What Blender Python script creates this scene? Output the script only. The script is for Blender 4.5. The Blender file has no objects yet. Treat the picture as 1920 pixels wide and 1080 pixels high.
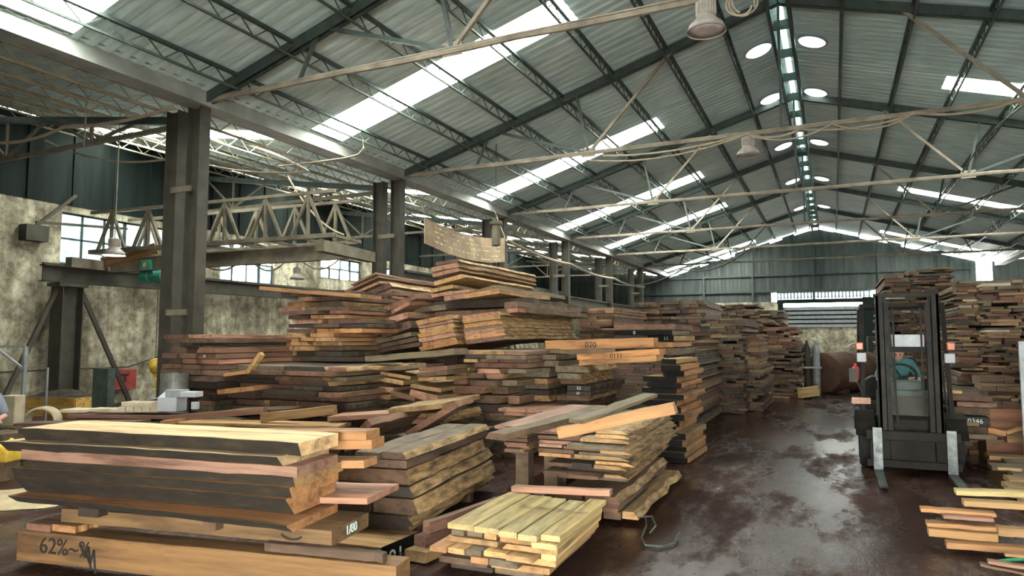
import bpy, bmesh, math, random
from mathutils import Vector, Matrix
random.seed(11)
R = random.Random(5)
S = bpy.context.scene
COL = S.collection
# ------------------------------------------------------------------ camera, sky, exposure
FPX, EYE, YAW, PIT = 1278.0, 1.67, math.radians(25.2), math.radians(4.25)
cd = bpy.data.cameras.new('camera'); cam = bpy.data.objects.new('camera', cd); COL.objects.link(cam)
cd.sensor_width = 36.0; cd.lens = FPX / 1920 * 36; cd.clip_end = 300; cd.clip_start = .05
cam.location = (0, 0, EYE); cam.rotation_euler = (math.pi/2 + PIT, 0, YAW)
S.camera = cam
S.view_settings.view_transform = 'Standard'; S.view_settings.look = 'None'
S.view_settings.gamma = 1; S.view_settings.use_curve_mapping = False
S.view_settings.exposure = 3.15
w = bpy.data.worlds.new('sky'); S.world = w; w.use_nodes = True
bg = w.node_tree.nodes['Background']; bg.inputs[0].default_value = (1, 1, .93, 1); bg.inputs[1].default_value = 5.0
S.cycles.max_bounces = 7; S.cycles.diffuse_bounces = 4; S.cycles.glossy_bounces = 3
S.cycles.transparent_max_bounces = 8; S.cycles.sample_clamp_indirect = 6
S.cycles.use_denoising = True

def portal(loc, sx, sy, normal):
    l = bpy.data.lights.new('sky_portal', 'AREA'); l.shape = 'RECTANGLE'; l.size = sx; l.size_y = sy
    l.cycles.is_portal = True
    o = bpy.data.objects.new('sky_portal', l); COL.objects.link(o); o.location = loc
    o.rotation_euler = Vector(normal).to_track_quat('-Z', 'Y').to_euler()
    return o
# hall dimensions (metres): X across, Y along the hall, trusses every 6 m
XE, ZE, XR, ZR, XF = -9.7, 5.9, -.8, 8.55, 8.15
XW, ZW = -17.0, 6.95
YN, YB = -3.2, 45.2
SL = (ZR-ZE)/(XR-XE); SRR = (ZR-ZE)/(XF-XR); SS = (ZW-ZE)/(XE-XW)
TY = [2.2, 8.2, 14.2, 20.2, 26.2, 32.2, 38.2]
def zroof(x):
    if x < XE: return ZE + (XE-x)*SS
    if x < XR: return ZE + (x-XE)*SL
    if x < XF: return ZR - (x-XR)*SRR
    return ZE + (x-XF)*.12
portal((.5, YN-.1, 1.4), 5.5, 2.8, (0, 1, 0))
SKY = [5.3, 11.1, 18.25, 24.75, 30.85, 43.2]
SKR = [18.15, 30.45, 42.3]
SKS = [10.9, 17.4, 23.4, 29.3, 36]
for y in SKY: portal((-6.5, y, zroof(-6.5)+.12), 5.2, .9, (SL, 0, -1))
for y in SKR: portal((5.0, y, zroof(5.0)+.12), 5.0, .9, (-SRR, 0, -1))
for y in SKS: portal((-13.6, y, zroof(-13.6)+.12), 5.4, .8, (-SS, 0, -1))

# ------------------------------------------------------------------ survey helper: photo pixel -> point on a real plane
def ray(x, y):
    f = Vector((-math.sin(YAW)*math.cos(PIT), math.cos(YAW)*math.cos(PIT), math.sin(PIT)))
    r = Vector((math.cos(YAW), math.sin(YAW), 0)); u = r.cross(f)
    return f + r*((x-960)/FPX) + u*((540-y)/FPX)
EYEP = Vector((0, 0, EYE))
def onz(x, y, z=0): d = ray(x, y); return EYEP + d*((z-EYE)/d.z)
def ony(x, y, Y): d = ray(x, y); return EYEP + d*(Y/d.y)
def onx(x, y, X): d = ray(x, y); return EYEP + d*(X/d.x)

# ------------------------------------------------------------------ materials
def rgb(r, g, b):
    f = lambda c: (c/255/12.92) if c/255 <= .04045 else ((c/255+.055)/1.055)**2.4
    return (f(r)*.8, f(g)*.8, f(b)*.8, 1)
def mat(name):
    m = bpy.data.materials.new(name); m.use_nodes = True
    nt = m.node_tree; return m, nt, nt.nodes['Principled BSDF']
def noise(nt, scale, detail=4, vec=None, rough=.6):
    n = nt.nodes.new('ShaderNodeTexNoise'); n.inputs['Scale'].default_value = scale
    n.inputs['Detail'].default_value = detail; n.inputs['Roughness'].default_value = rough
    if vec is not None: nt.links.new(vec, n.inputs['Vector'])
    return n.outputs['Fac']
def ramp(nt, fac, stops):
    n = nt.nodes.new('ShaderNodeValToRGB'); e = n.color_ramp.elements
    while len(e) < len(stops): e.new(.5)
    for el, (p, c) in zip(e, stops): el.position = p; el.color = c if len(c) == 4 else (*c, 1)
    nt.links.new(fac, n.inputs[0]); return n.outputs[0]
def mix(nt, a, b, fac, mode='MIX'):
    n = nt.nodes.new('ShaderNodeMix'); n.data_type = 'RGBA'; n.blend_type = mode
    for k, v in ((0, fac), (6, a), (7, b)):
        if isinstance(v, (int, float)): n.inputs[k].default_value = v
        elif isinstance(v, tuple): n.inputs[k].default_value = v
        else: nt.links.new(v, n.inputs[k])
    return n.outputs[2]
def mapping(nt, scale, kind='Object'):
    t = nt.nodes.new('ShaderNodeTexCoord'); mp = nt.nodes.new('ShaderNodeMapping')
    mp.inputs['Scale'].default_value = scale; nt.links.new(t.outputs[kind], mp.inputs['Vector'])
    return mp.outputs['Vector']
def bump(nt, b, h, s=.3, d=.02):
    n = nt.nodes.new('ShaderNodeBump'); n.inputs['Strength'].default_value = s; n.inputs['Distance'].default_value = d
    nt.links.new(h, n.inputs['Height']); nt.links.new(n.outputs[0], b.inputs['Normal'])
def plain(name, c, rough=.6, metal=0, dirt=.35, scale=6):
    m, nt, b = mat(name)
    f = noise(nt, scale, 5, mapping(nt, (1, 1, 1)))
    col = ramp(nt, f, [(.3, tuple(x*(1-dirt) for x in c[:3])), (.7, tuple(min(1, x*(1+dirt*.5)) for x in c[:3]))])
    nt.links.new(col, b.inputs['Base Color']); b.inputs['Roughness'].default_value = rough; b.inputs['Metallic'].default_value = metal
    b.inputs['Specular IOR Level'].default_value = .3
    return m
def wood(name, kind, base=None):
    """kind: face (grain along local X), end (rings on the sawn end), bark"""
    m, nt, b = mat(name)
    oi = nt.nodes.new('ShaderNodeObjectInfo')
    add = nt.nodes.new('ShaderNodeVectorMath'); add.operation = 'ADD'
    mp = mapping(nt, {'face': (1.0, 16, 16), 'end': (7, 9, 22), 'bark': (5, 9, 14), 'wane': (4, 16, 20), 'old': (2.2, 16, 16)}[kind])
    rs = nt.nodes.new('ShaderNodeMath'); rs.operation = 'MULTIPLY'; rs.inputs[1].default_value = 57
    nt.links.new(oi.outputs['Random'], rs.inputs[0])
    nt.links.new(mp, add.inputs[0]); nt.links.new(rs.outputs[0], add.inputs[1])
    v = add.outputs[0]
    f = noise(nt, 1.0, 6, v, .62)
    c0 = oi.outputs['Color'] if base is None else base
    if kind == 'face':
        g = ramp(nt, f, [(.27, (.42, .38, .34)), (.47, (.86, .84, .82)), (.72, (1.18, 1.16, 1.1))])
    elif kind == 'old':
        g = ramp(nt, f, [(.28, (.3, .29, .26)), (.48, (.8, .79, .75)), (.72, (1.3, 1.3, 1.2))])
    elif kind == 'end':
        g = ramp(nt, f, [(.25, (.5, .44, .4)), (.55, (.95, .93, .9)), (.8, (1.2, 1.16, 1.1))])
    elif kind == 'wane':
        g = ramp(nt, f, [(.32, (.14, .13, .11)), (.46, (.5, .47, .41)), (.62, (1, .98, .92))])
    else:
        g = ramp(nt, f, [(.3, (.05, .045, .04)), (.55, (.16, .145, .115)), (.8, (.42, .36, .27))])
    col = mix(nt, c0, g, 1.0, 'MULTIPLY')
    if kind in ('face', 'end'):                            # damp stains and sap streaks
        st = noise(nt, 1.0, 4, mapping(nt, (.9, 5, 5) if kind == 'face' else (2, 6, 6)), .7)
        col = mix(nt, col, ramp(nt, st, [(.36, (.45, .4, .36)), (.5, (1, 1, 1)), (.7, (1.1, 1.08, 1.02))]), .8, 'MULTIPLY')
    if kind == 'old':
        f2 = noise(nt, 4, 3, mapping(nt, (1, 1, 1)))
        s = ramp(nt, f2, [(.42, (0, 0, 0)), (.62, (1, 1, 1))])
        col = mix(nt, col, rgb(122, 108, 78), mix(nt, (0, 0, 0, 1), s, .6))
    nt.links.new(col, b.inputs['Base Color']); b.inputs['Roughness'].default_value = .78 if kind != 'bark' else .92
    bump(nt, b, f, .35 if kind != 'bark' else .9, .006 if kind != 'bark' else .02)
    return m
M_FACE = wood('sawn_wood', 'face'); M_END = wood('wood_end_grain', 'end'); M_BARK = wood('wood_bark', 'bark', rgb(120, 105, 85))
M_BARK2 = wood('mossy_waney_edge', 'wane', rgb(196, 162, 116))
M_OLD = wood('weathered_wood', 'old')
M_BLK = plain('black_end_paint', (.0055, .005, .0045), .95)
M_WHT = plain('white_paint', (.6, .74, .7), .7, dirt=.25)
M_INK = plain('black_ink', (.02, .018, .016), .8)
M_STEEL = plain('dark_green_steel', (.055, .075, .065), .55, 0, .4)
M_TIE = plain('dusty_tie_steel', (.27, .235, .18), .75, 0, .45, 3)
M_DUST = plain('dusty_lattice_steel', (.33, .29, .2), .8, 0, .4, 3)
M_GUT = plain('pale_gutter_steel', (.3, .32, .29), .6, 0, .35, 2)
M_COLM = plain('column_steel', (.055, .05, .037), .6, 0, .4, 3)
M_CRANE = plain('crane_steel', (.15, .13, .092), .7, 0, .45, 3)
M_CABLE = plain('dusty_cable', (.36, .3, .22), .8, 0, .3)
M_DCAB = plain('black_cable', (.03, .03, .03), .6)
M_GREEN = plain('green_hoist_paint', (.03, .2, .14), .45, 0, .4)
M_YEL = plain('yellow_paint', (.6, .4, .05), .55, 0, .5)
M_RED = plain('red_paint', (.35, .045, .04), .5, 0, .4)
M_RUST = plain('rusty_tank', (.14, .075, .05), .8, 0, .5, 2)
M_WHITE = plain('white_board', (.42, .44, .46), .6, 0, .15)
M_PALE = plain('pale_foam', (.48, .41, .29), .9, 0, .25)
M_GREY = plain('grey_steel', (.3, .32, .33), .5, .2, .3)
M_FORK = plain('worn_fork_steel', (.09, .1, .097), .42, .7, .75, 9)
M_FLB = plain('forklift_body_paint', (.016, .0145, .0115), .5, 0, .6, 4)
M_MAST = plain('greasy_mast_steel', (.022, .02, .016), .45, 0, .7, 5)
for m_ in (M_MAST, M_FLB): m_.node_tree.nodes['Principled BSDF'].inputs['Specular IOR Level'].default_value = .08; m_.node_tree.nodes['Principled BSDF'].inputs['Metallic'].default_value = 0
M_TYRE = plain('black_rubber', (.014, .014, .014), .85)
M_SKIN = plain('skin', (.48, .26, .19), .6, 0, .1)
M_HAIR = plain('black_hair', (.012, .011, .012), .6)
M_TEAL = plain('teal_shirt', (.05, .15, .145), .85, 0, .2)
M_SHIRT = plain('grey_shirt', (.16, .18, .23), .9, 0, .2)
M_TROU = plain('dark_trousers', (.03, .03, .04), .9)
M_LAMP = plain('lamp_grey_enamel', (.42, .38, .33), .5, 0, .3)
def emit(name, c, s):
    m, nt, b = mat(name); b.inputs['Base Color'].default_value = (*c, 1)
    b.inputs['Emission Color'].default_value = (*c, 1); b.inputs['Emission Strength'].default_value = s; return m
M_GLOW = emit('lit_lamp_diffuser', (1, .97, .9), 7)
M_DOMEG = emit('dome_daylight_glow', (.8, .86, .86), 1.1)  # own glow stands in for daylight coming through the domes
def translucent(name, c, clear):
    m, nt, b = mat(name); nt.nodes.remove(b); out = nt.nodes['Material Output']
    t = nt.nodes.new('ShaderNodeBsdfTransparent'); d = nt.nodes.new('ShaderNodeBsdfTranslucent'); x = nt.nodes.new('ShaderNodeMixShader')
    v = mapping(nt, (1, .12, 1) if clear > .5 else (1, 1, 1))
    g = ramp(nt, noise(nt, 5, 5, v), [(.3, tuple(k*.62 for k in c)), (.55, c)])
    nt.links.new(g, t.inputs[0]); nt.links.new(g, d.inputs[0]); x.inputs[0].default_value = 1-clear
    nt.links.new(t.outputs[0], x.inputs[1]); nt.links.new(d.outputs[0], x.inputs[2]); nt.links.new(x.outputs[0], out.inputs[0]); return m
M_SKYL = translucent('fibreglass_skylight', (.93, .97, .95), .8)
M_GLASS = translucent('dusty_window_glass', (.2, .235, .25), .4)
M_DOME = translucent('dome_plastic', (.7, .74, .74), .55)

def m_roof():
    m, nt, b = mat('corrugated_roof_sheet')
    f = noise(nt, .55, 6, mapping(nt, (1, 1.4, 1)))
    f2 = noise(nt, 3, 3, mapping(nt, (.4, 4, 1)))
    c = ramp(nt, f, [(.3, (.5, .67, .68)), (.7, (.66, .82, .83))])
    c = mix(nt, c, ramp(nt, f2, [(.35, (.72, .74, .72)), (.65, (1.08, 1.06, 1.04))]), 1.0, 'MULTIPLY')
    nt.links.new(c, b.inputs['Base Color']); b.inputs['Roughness'].default_value = .6
    return m
M_ROOF = m_roof()
def m_wall():
    m, nt, b = mat('stained_plaster_wall')
    v = mapping(nt, (1, 1, 1)); f = noise(nt, .8, 8, v, .7); g = noise(nt, 4.5, 6, v, .7)
    st = noise(nt, 1.6, 5, mapping(nt, (1, 2.2, .25)))
    c = ramp(nt, f, [(.3, (.1, .088, .066)), (.5, (.4, .365, .275)), (.68, (.74, .69, .56))])
    c = mix(nt, c, ramp(nt, g, [(.36, (.42, .4, .35)), (.58, (1.15, 1.15, 1.1))]), .9, 'MULTIPLY')
    c = mix(nt, c, ramp(nt, st, [(.38, (.45, .44, .4)), (.6, (1, 1, 1))]), .8, 'MULTIPLY')
    nt.links.new(c, b.inputs['Base Color']); b.inputs['Roughness'].default_value = .9; bump(nt, b, g, .5, .03); return m
M_WALL = m_wall()
def m_clad(name, c, sc):
    m, nt, b = mat(name); st = noise(nt, 1.2, 5, mapping(nt, sc))
    col = ramp(nt, st, [(.3, tuple(k*.55 for k in c)), (.7, tuple(k*1.5 for k in c))])
    nt.links.new(col, b.inputs['Base Color']); b.inputs['Roughness'].default_value = .8; b.inputs['Specular IOR Level'].default_value = .12; return m
M_CLAD = m_clad('dark_green_cladding', (.01, .015, .0135), (1, 3, .3))
M_ENDW = m_clad('grey_end_cladding', (.075, .086, .083), (3, 1, .25))
def m_floor():
    m, nt, b = mat('wet_stained_concrete')
    v = mapping(nt, (1, 1, 1))
    a = noise(nt, .6, 6, mapping(nt, (1, .5, 1)), .65); g = noise(nt, 11, 6, v, .72); p = noise(nt, .8, 6, mapping(nt, (1.5, .45, 1)), .62)
    c = ramp(nt, a, [(.3, (.016, .007, .005)), (.5, (.042, .02, .0145)), (.7, (.085, .054, .04))])
    c = mix(nt, c, ramp(nt, g, [(.35, (.55, .5, .48)), (.6, (1.1, 1.05, 1.0)), (.72, (2.6, 2.4, 2.2))]), .85, 'MULTIPLY')
    wet = ramp(nt, p, [(.38, (.03, .03, .03)), (.47, (.1, .1, .1)), (.53, (.35, .35, .35)), (.62, (.75, .75, .75))])
    r = mix(nt, wet, ramp(nt, g, [(.45, (0, 0, 0)), (.7, (.4, .4, .4))]), .45, 'ADD')
    nt.links.new(c, b.inputs['Base Color']); nt.links.new(r, b.inputs['Roughness'])
    sp_ = ramp(nt, p, [(.43, (.42, .42, .42)), (.55, (.08, .08, .08))]); nt.links.new(sp_, b.inputs['Specular IOR Level'])
    h = noise(nt, 9, 6, mapping(nt, (1.3, .55, 1)), .7); bump(nt, b, h, .3, .03); return m
M_FLOOR = m_floor()
def m_sign():
    m, nt, b = mat('rusty_painted_sign'); v = mapping(nt, (1, 1, 1))
    f = noise(nt, 2.2, 7, v, .7)
    c = ramp(nt, f, [(.3, (.16, .1, .06)), (.55, (.32, .23, .14)), (.75, (.46, .38, .24))])
    nt.links.new(c, b.inputs['Base Color']); b.inputs['Roughness'].default_value = .8; return m
M_SIGN = m_sign()

# ------------------------------------------------------------------ mesh helpers
WM = {}
def put(name, bm, mats, parent=None, mw=None, smooth=False):
    if parent is not None and mw is None: bm.transform(WM[parent.name].inverted())   # built in world metres, stored in the thing's own frame
    me = bpy.data.meshes.new(name)
    bmesh.ops.recalc_face_normals(bm, faces=bm.faces)
    bm.to_mesh(me); bm.free()
    for m in (mats if isinstance(mats, (list, tuple)) else [mats]): me.materials.append(m)
    if smooth:
        for p in me.polygons: p.use_smooth = True
    o = bpy.data.objects.new(name, me); COL.objects.link(o)
    WM[o.name] = mw.copy() if mw is not None else (WM[parent.name].copy() if parent else Matrix())
    if parent:
        o.parent = parent
        if mw is not None: o.matrix_basis = WM[parent.name].inverted() @ mw
    elif mw is not None: o.matrix_world = mw
    return o
def tag(o, label=None, cat=None, group=None, kind=None):
    if label: o['label'] = label
    if cat: o['category'] = cat
    if group: o['group'] = group
    if kind: o['kind'] = kind
    return o
def empty(name, loc, label, cat, group=None, rz=0):
    o = bpy.data.objects.new(name, None); o.empty_display_size = .1; COL.objects.link(o)
    o.location = loc; o.rotation_euler = (0, 0, rz)
    WM[o.name] = Matrix.Translation(loc) @ Matrix.Rotation(rz, 4, 'Z'); return tag(o, label, cat, group)
def B(): return bmesh.new()
def box(bm, x0, x1, y0, y1, z0, z1, mi=0):
    v = [bm.verts.new((x, y, z)) for z in (z0, z1) for y in (y0, y1) for x in (x0, x1)]
    for q in ((0, 1, 3, 2), (4, 6, 7, 5), (0, 4, 5, 1), (2, 3, 7, 6), (0, 2, 6, 4), (1, 5, 7, 3)):
        f = bm.faces.new([v[i] for i in q]); f.material_index = mi
def bar(bm, a, b, w, h=None, up=(0, 0, 1), mi=0):
    """rectangular bar from a to b"""
    a, b = Vector(a), Vector(b); h = h or w; d = (b-a).normalized(); up = Vector(up)
    if abs(d.dot(up)) > .98: up = Vector((1, 0, 0))
    s = d.cross(up).normalized()*w/2; t = s.cross(d).normalized()*h/2
    v = [bm.verts.new(p + s*i + t*j) for p in (a, b) for i, j in ((-1, -1), (1, -1), (1, 1), (-1, 1))]
    for q in ((3, 2, 1, 0), (4, 5, 6, 7), (0, 1, 5, 4), (1, 2, 6, 5), (2, 3, 7, 6), (3, 0, 4, 7)):
        bm.faces.new([v[i] for i in q]).material_index = mi
def ibeam(bm, a, b, w, h, t=.02):
    a, b = Vector(a), Vector(b); z = Vector((0, 0, 1))
    bar(bm, a+z*(h/2-t/2), b+z*(h/2-t/2), w, t); bar(bm, a-z*(h/2-t/2), b-z*(h/2-t/2), w, t); bar(bm, a, b, t, h-2*t)
def tube(bm, pts, r, n=6, cap=True):
    pts = [Vector(p) for p in pts]; rings = []
    ref = Vector((0, 0, 1))
    for i, p in enumerate(pts):
        d = (pts[min(i+1, len(pts)-1)] - pts[max(i-1, 0)]).normalized()
        u = ref if abs(d.dot(ref)) < .95 else Vector((1, 0, 0))
        s = d.cross(u).normalized(); t = s.cross(d)
        rr = r[i] if isinstance(r, (list, tuple)) else r
        rings.append([bm.verts.new(p + (s*math.cos(k*2*math.pi/n) + t*math.sin(k*2*math.pi/n))*rr) for k in range(n)])
    for a, b in zip(rings, rings[1:]):
        for k in range(n): bm.faces.new((a[k], a[(k+1) % n], b[(k+1) % n], b[k]))
    if cap: bm.faces.new(rings[0][::-1]); bm.faces.new(rings[-1])
def lathe(bm, prof, n=24, origin=(0, 0, 0), axis='Z', cap=True):
    o = Vector(origin); rings = []
    for r, z in prof:
        ring = []
        for k in range(n):
            a = 2*math.pi*k/n; c, s = r*math.cos(a), r*math.sin(a)
            p = {'Z': (c, s, z), 'X': (z, c, s), 'Y': (c, z, s)}[axis]
            ring.append(bm.verts.new(o + Vector(p)))
        rings.append(ring)
    for a, b in zip(rings, rings[1:]):
        for k in range(n): bm.faces.new((a[k], a[(k+1) % n], b[(k+1) % n], b[k]))
    if cap: bm.faces.new(rings[0][::-1]); bm.faces.new(rings[-1])
def sag(a, b, s, n=14, jit=0):
    a, b = Vector(a), Vector(b)
    return [a.lerp(b, i/n) - Vector((0, 0, 4*s*(i/n)*(1-i/n))) + Vector((0, R.uniform(-jit, jit), R.uniform(-jit, jit))) for i in range(n+1)]
def lettering(name, txt, size, m, parent, mw, depth=.002):
    cu = bpy.data.curves.new(name, 'FONT'); cu.body = txt; cu.size = size; cu.extrude = depth; cu.align_x = 'CENTER'; cu.align_y = 'CENTER'
    t = bpy.data.objects.new(name, cu); COL.objects.link(t)
    me = bpy.data.meshes.new_from_object(t, depsgraph=bpy.context.evaluated_depsgraph_get())
    bpy.data.objects.remove(t); me.materials.clear(); me.materials.append(m)
    o = bpy.data.objects.new(name, me); COL.objects.link(o); o.parent = parent
    o.matrix_basis = WM[parent.name].inverted() @ mw; return o
def strokes(name, lines, r, m, parent, mw):
    """hand-painted marks: short flat strokes in the local XY plane"""
    bm = B()
    for ln in lines:
        for a, b in zip(ln, ln[1:]): bar(bm, (*a, 0), (*b, 0), r*2, .004, (0, 0, 1))
    return put(name, bm, m, parent, mw)

# ================================================================== THE SETTING
def struct(name, bm, m, parent=None):
    return tag(put(name, bm, m, parent), kind='structure')
def corr_sheet(bm, y0, y1, xs, pitch=.25, h=.016):
    """corrugated sheet, ribs running down the slope"""
    prof = []; y = y0
    while y < y1 - 1e-6:
        for dy, dz in ((0, 0), (.11, 0), (.135, h), (.175, h)):
            if y+dy < y1: prof.append((y+dy, dz))
        y += pitch
    prof.append((y1, 0))
    rows = [[bm.verts.new((x, yy, zroof(x)+dz)) for yy, dz in prof] for x in xs]
    for a, b in zip(rows, rows[1:]):
        for k in range(len(prof)-1): bm.faces.new((a[k], a[k+1], b[k+1], b[k]))
def roof(name, x0, x1, cuts, sx0, sx1, hw):
    bm = B(); y = YN
    for c in sorted(cuts):
        corr_sheet(bm, y, c-hw, (x0, x1))
        if abs(sx0-x0) > .05: corr_sheet(bm, c-hw, c+hw, (x0, sx0))
        if abs(sx1-x1) > .05: corr_sheet(bm, c-hw, c+hw, (sx1, x1))
        y = c+hw
    corr_sheet(bm, y, YB+.6, (x0, x1))
    return struct(name, bm, M_ROOF)
roof('ceiling', XE, XR-.06, SKY, XE+.1, -4.1, .48)
roof('ceiling.001', XR+.06, XF, SKR, 2.5, 7.7, .42)
roof('ceiling.002', XW, XE-.35, SKS, -16.6, -10.6, .36)
roof('ceiling.003', XF+.3, 13.2, [], 9, 10, .3)
CARD = ['one', 'two', 'three', 'four', 'five', 'six', 'seven', 'eight', 'nine', 'ten', 'eleven', 'twelve', 'thirteen', 'fourteen', 'fifteen', 'sixteen', 'seventeen', 'eighteen', 'nineteen', 'twenty']
ORD = ['first', 'second', 'third', 'fourth', 'fifth', 'sixth', 'seventh', 'eighth', 'ninth', 'tenth', 'eleventh', 'twelfth', 'thirteenth', 'fourteenth', 'fifteenth', 'sixteenth', 'seventeenth', 'eighteenth', 'nineteenth', 'twentieth', 'twenty-first', 'twenty-second']
def skylight(x0, x1, y, hw, label, grp):
    bm = B(); n = 10
    for i in range(n):                                     # ribbed translucent sheets, overlapping end to end
        a, b = x0+(x1-x0)*i/n, x0+(x1-x0)*(i+1)/n
        v = [bm.verts.new((xx, yy, zroof(xx)+.035+(.012 if i % 2 else 0))) for xx, yy in ((a, y-hw-.03), (b, y-hw-.03), (b, y+hw+.03), (a, y+hw+.03))]
        bm.faces.new(v)
    o = put('skylight', bm, M_SKYL); tag(o, label, 'skylight', grp)
SKL = ['clipped by the top corner', 'long one nearest over the gutter', 'just beyond the nearest long one', 'third long one away', 'fourth long one away', 'last one before the gable wall']
for y, l in zip(SKY, SKL): skylight(XE+.1, -4.1, y, .48, 'bright fibreglass roof strip on the left slope, ' + l, 'skylight strips on the left roof slope')
for y, l in zip(SKR, ['nearest, behind a sloping truss bar', 'middle one above the forklift mast', 'farthest, above the gable corner']):
    skylight(2.5, 7.7, y, .42, 'bright fibreglass roof strip on the right slope, ' + l, 'skylight strips on the right roof slope')
for y, l in zip(SKS, ['behind the crane column', 'above the crane girder', 'beyond the hanging sign board', 'second beyond the sign board', 'deepest in the side aisle']):
    skylight(-16.6, -10.6, y, .36, 'bright roof strip of the lower side aisle, ' + l, 'skylight strips over the side aisle')
# ridge: pair of ridge beams with a light slot between, capped by a raised hood
bm = B()
for sx in (-1, 1): bar(bm, (XR+sx*.19, YN, ZR-.2), (XR+sx*.19, YB, ZR-.2), .07, .26)
for k in range(30): bar(bm, (XR-.17, YN+.8+1.6*k, ZR-.2), (XR+.17, YN+.8+1.6*k, ZR-.2), .05, .2)
tag(put('ridge_beam', bm, M_STEEL), 'dark twin ridge beam running under the light slot at the roof peak', 'beam', kind='structure')
bm = B()
for sx in (-1, 1):
    v = [bm.verts.new((XR+a*sx, yy, ZR+.1+b)) for a, b, yy in ((0, .12, YN), (.5, 0, YN), (.5, 0, YB+.6), (0, .12, YB+.6))]; bm.faces.new(v)
tag(put('trim_1', bm, M_ROOF), kind='structure')
# valley gutters
def gutter(x, lab):
    bm = B(); bar(bm, (x-.2, YN, ZE-.2), (x-.2, YB, ZE-.2), .36, .03)
    bar(bm, (x, YN, ZE-.07), (x, YB, ZE-.07), .03, .3); bar(bm, (x-.38, YN, ZE-.07), (x-.38, YB, ZE-.07), .03, .3)
    bar(bm, (x+.05, YN, ZE+.06), (x+.05, YB, ZE+.06), .13, .02)
    tag(put('valley_gutter', bm, M_GUT), lab, 'gutter', kind='structure')
gutter(XE+.05, 'pale grey box gutter along the column line left of the aisle')
gutter(XF+.4, 'pale grey box gutter at the right eave above the right stacks')
# floor
bm = B(); box(bm, XW-.5, 13.5, YN-3, YB+.5, -.2, 0); struct('floor', bm, M_FLOOR)
# unseen front wall behind the viewer, added with a gate sized to limit frontal daylight
bm = B(); box(bm, -2.25, 3.25, YN-.15, YN, 2.8, 8.5); box(bm, XW, -2.25, YN-.15, YN, 0, 8.5); box(bm, 3.25, 13.4, YN-.15, YN, 0, 8.5); struct('wall_front', bm, M_CLAD)
# left wall with windows
WINS = [(10.25, 15.0, 3.45, 4.78), (15.05, 17.3, 3.42, 4.78), (19.6, 22.0, 3.9, 4.72), (23.6, 26.4, 4.05, 4.65), (29.3, 31.8, 4.0, 4.65)]
WINS[0] = (10.25, 14.3, 3.5, 4.78)
def holed_wall(name, m, x0, x1, y0, y1, z0, z1, holes):
    bm = B(); y = y0
    for a, b, c, d in holes:
        if a > y: box(bm, x0, x1, y, a, z0, z1)
        box(bm, x0, x1, a, b, z0, c); box(bm, x0, x1, a, b, d, z1); y = b
    box(bm, x0, x1, y, y1, z0, z1)
    return struct(name, bm, m)
holed_wall('wall_left', M_WALL, XW-.25, XW, YN, YB, 0, 4.95, WINS)
bm = B(); box(bm, XW-.2, XW+.02, YN, YB, 4.95, 6.93)
for k in range(46): box(bm, XW+.02, XW+.06, YN+1.05*k, YN+1.05*k+.05, 4.95, 6.93)
struct('wall_left.001', bm, M_CLAD)
for i, (a, b, c, d) in enumerate(WINS):
    n = max(3, round((b-a)/.55)); bm = B()
    for k in range(n+1): t = a+(b-a)*k/n; box(bm, XW-.16, XW-.1, t-.022-(.03 if k % 3 == 0 else 0), t+.022, c, d)
    for zz in (c+.02, (c+d)/2, d-.02): box(bm, XW-.16, XW-.1, a, b, zz-.02, zz+.02)
    wf = struct('window_%d' % (i+1), bm, M_STEEL)
    g = B()
    for k in range(n):
        for q in range(2):
            if R.random() < .16: continue                  # a missing pane
            y0, y1 = a+(b-a)*k/n, a+(b-a)*(k+1)/n; z0, z1 = c+(d-c)*q/2, c+(d-c)*(q+1)/2
            box(g, XW-.136, XW-.13, y0, y1, z0, z1)
    struct('pane', g, M_GLASS, wf)
    portal((XW-.3, (a+b)/2, (c+d)/2), d-c, b-a, (1, 0, 0)).rotation_euler = (0, -math.pi/2, 0)
# gable end wall, with a sky gap below the roof line
bm = B(); n = 34
xs = [XW + (XF-XW-.85)*k/n for k in range(n+1)]
DX0, DX1 = -2.75, 1.6
for a, b in zip(xs, xs[1:]):
    for (p, q, z0) in ((a, b, 2.9),):
        gp = (.04, .13, .2, .17)[int(R.random()*4)] if p < XF-4 else .16
        f = [(p, z0), (q, z0), (q, zroof(q)-gp), (p, zroof(p)-gp)]
        if q > DX0-.3 and p < DX1: f[0] = (p, 4.5); f[1] = (q, 4.5)
        front = [bm.verts.new((x, YB, z)) for x, z in f]; bm.faces.new(front)
struct('wall_back', bm, M_ENDW)
bm = B(); box(bm, XW, DX0, YB-.1, YB+.2, 0, 3.95); box(bm, DX1, 13.5, YB-.1, YB+.2, 0, 3.95); box(bm, DX0, DX1, YB-.05, YB+.2, 0, 2.35); struct('wall_back.001', bm, M_WALL)
bm = B()
for z in (4.6, 5.6, 6.6): bar(bm, (XW, YB-.1, z), (7, YB-.1, z), .08, .12)
for x in (-7.5, -4.5, -1, 2.5, 5.5): bar(bm, (x, YB-.12, 3.9), (x, YB-.12, zroof(x)-.35), .12, .12)
tag(put('gable_rail', bm, M_STEEL), 'dark steel rails and posts bracing the gable end wall', 'wall frame', kind='structure')
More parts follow.
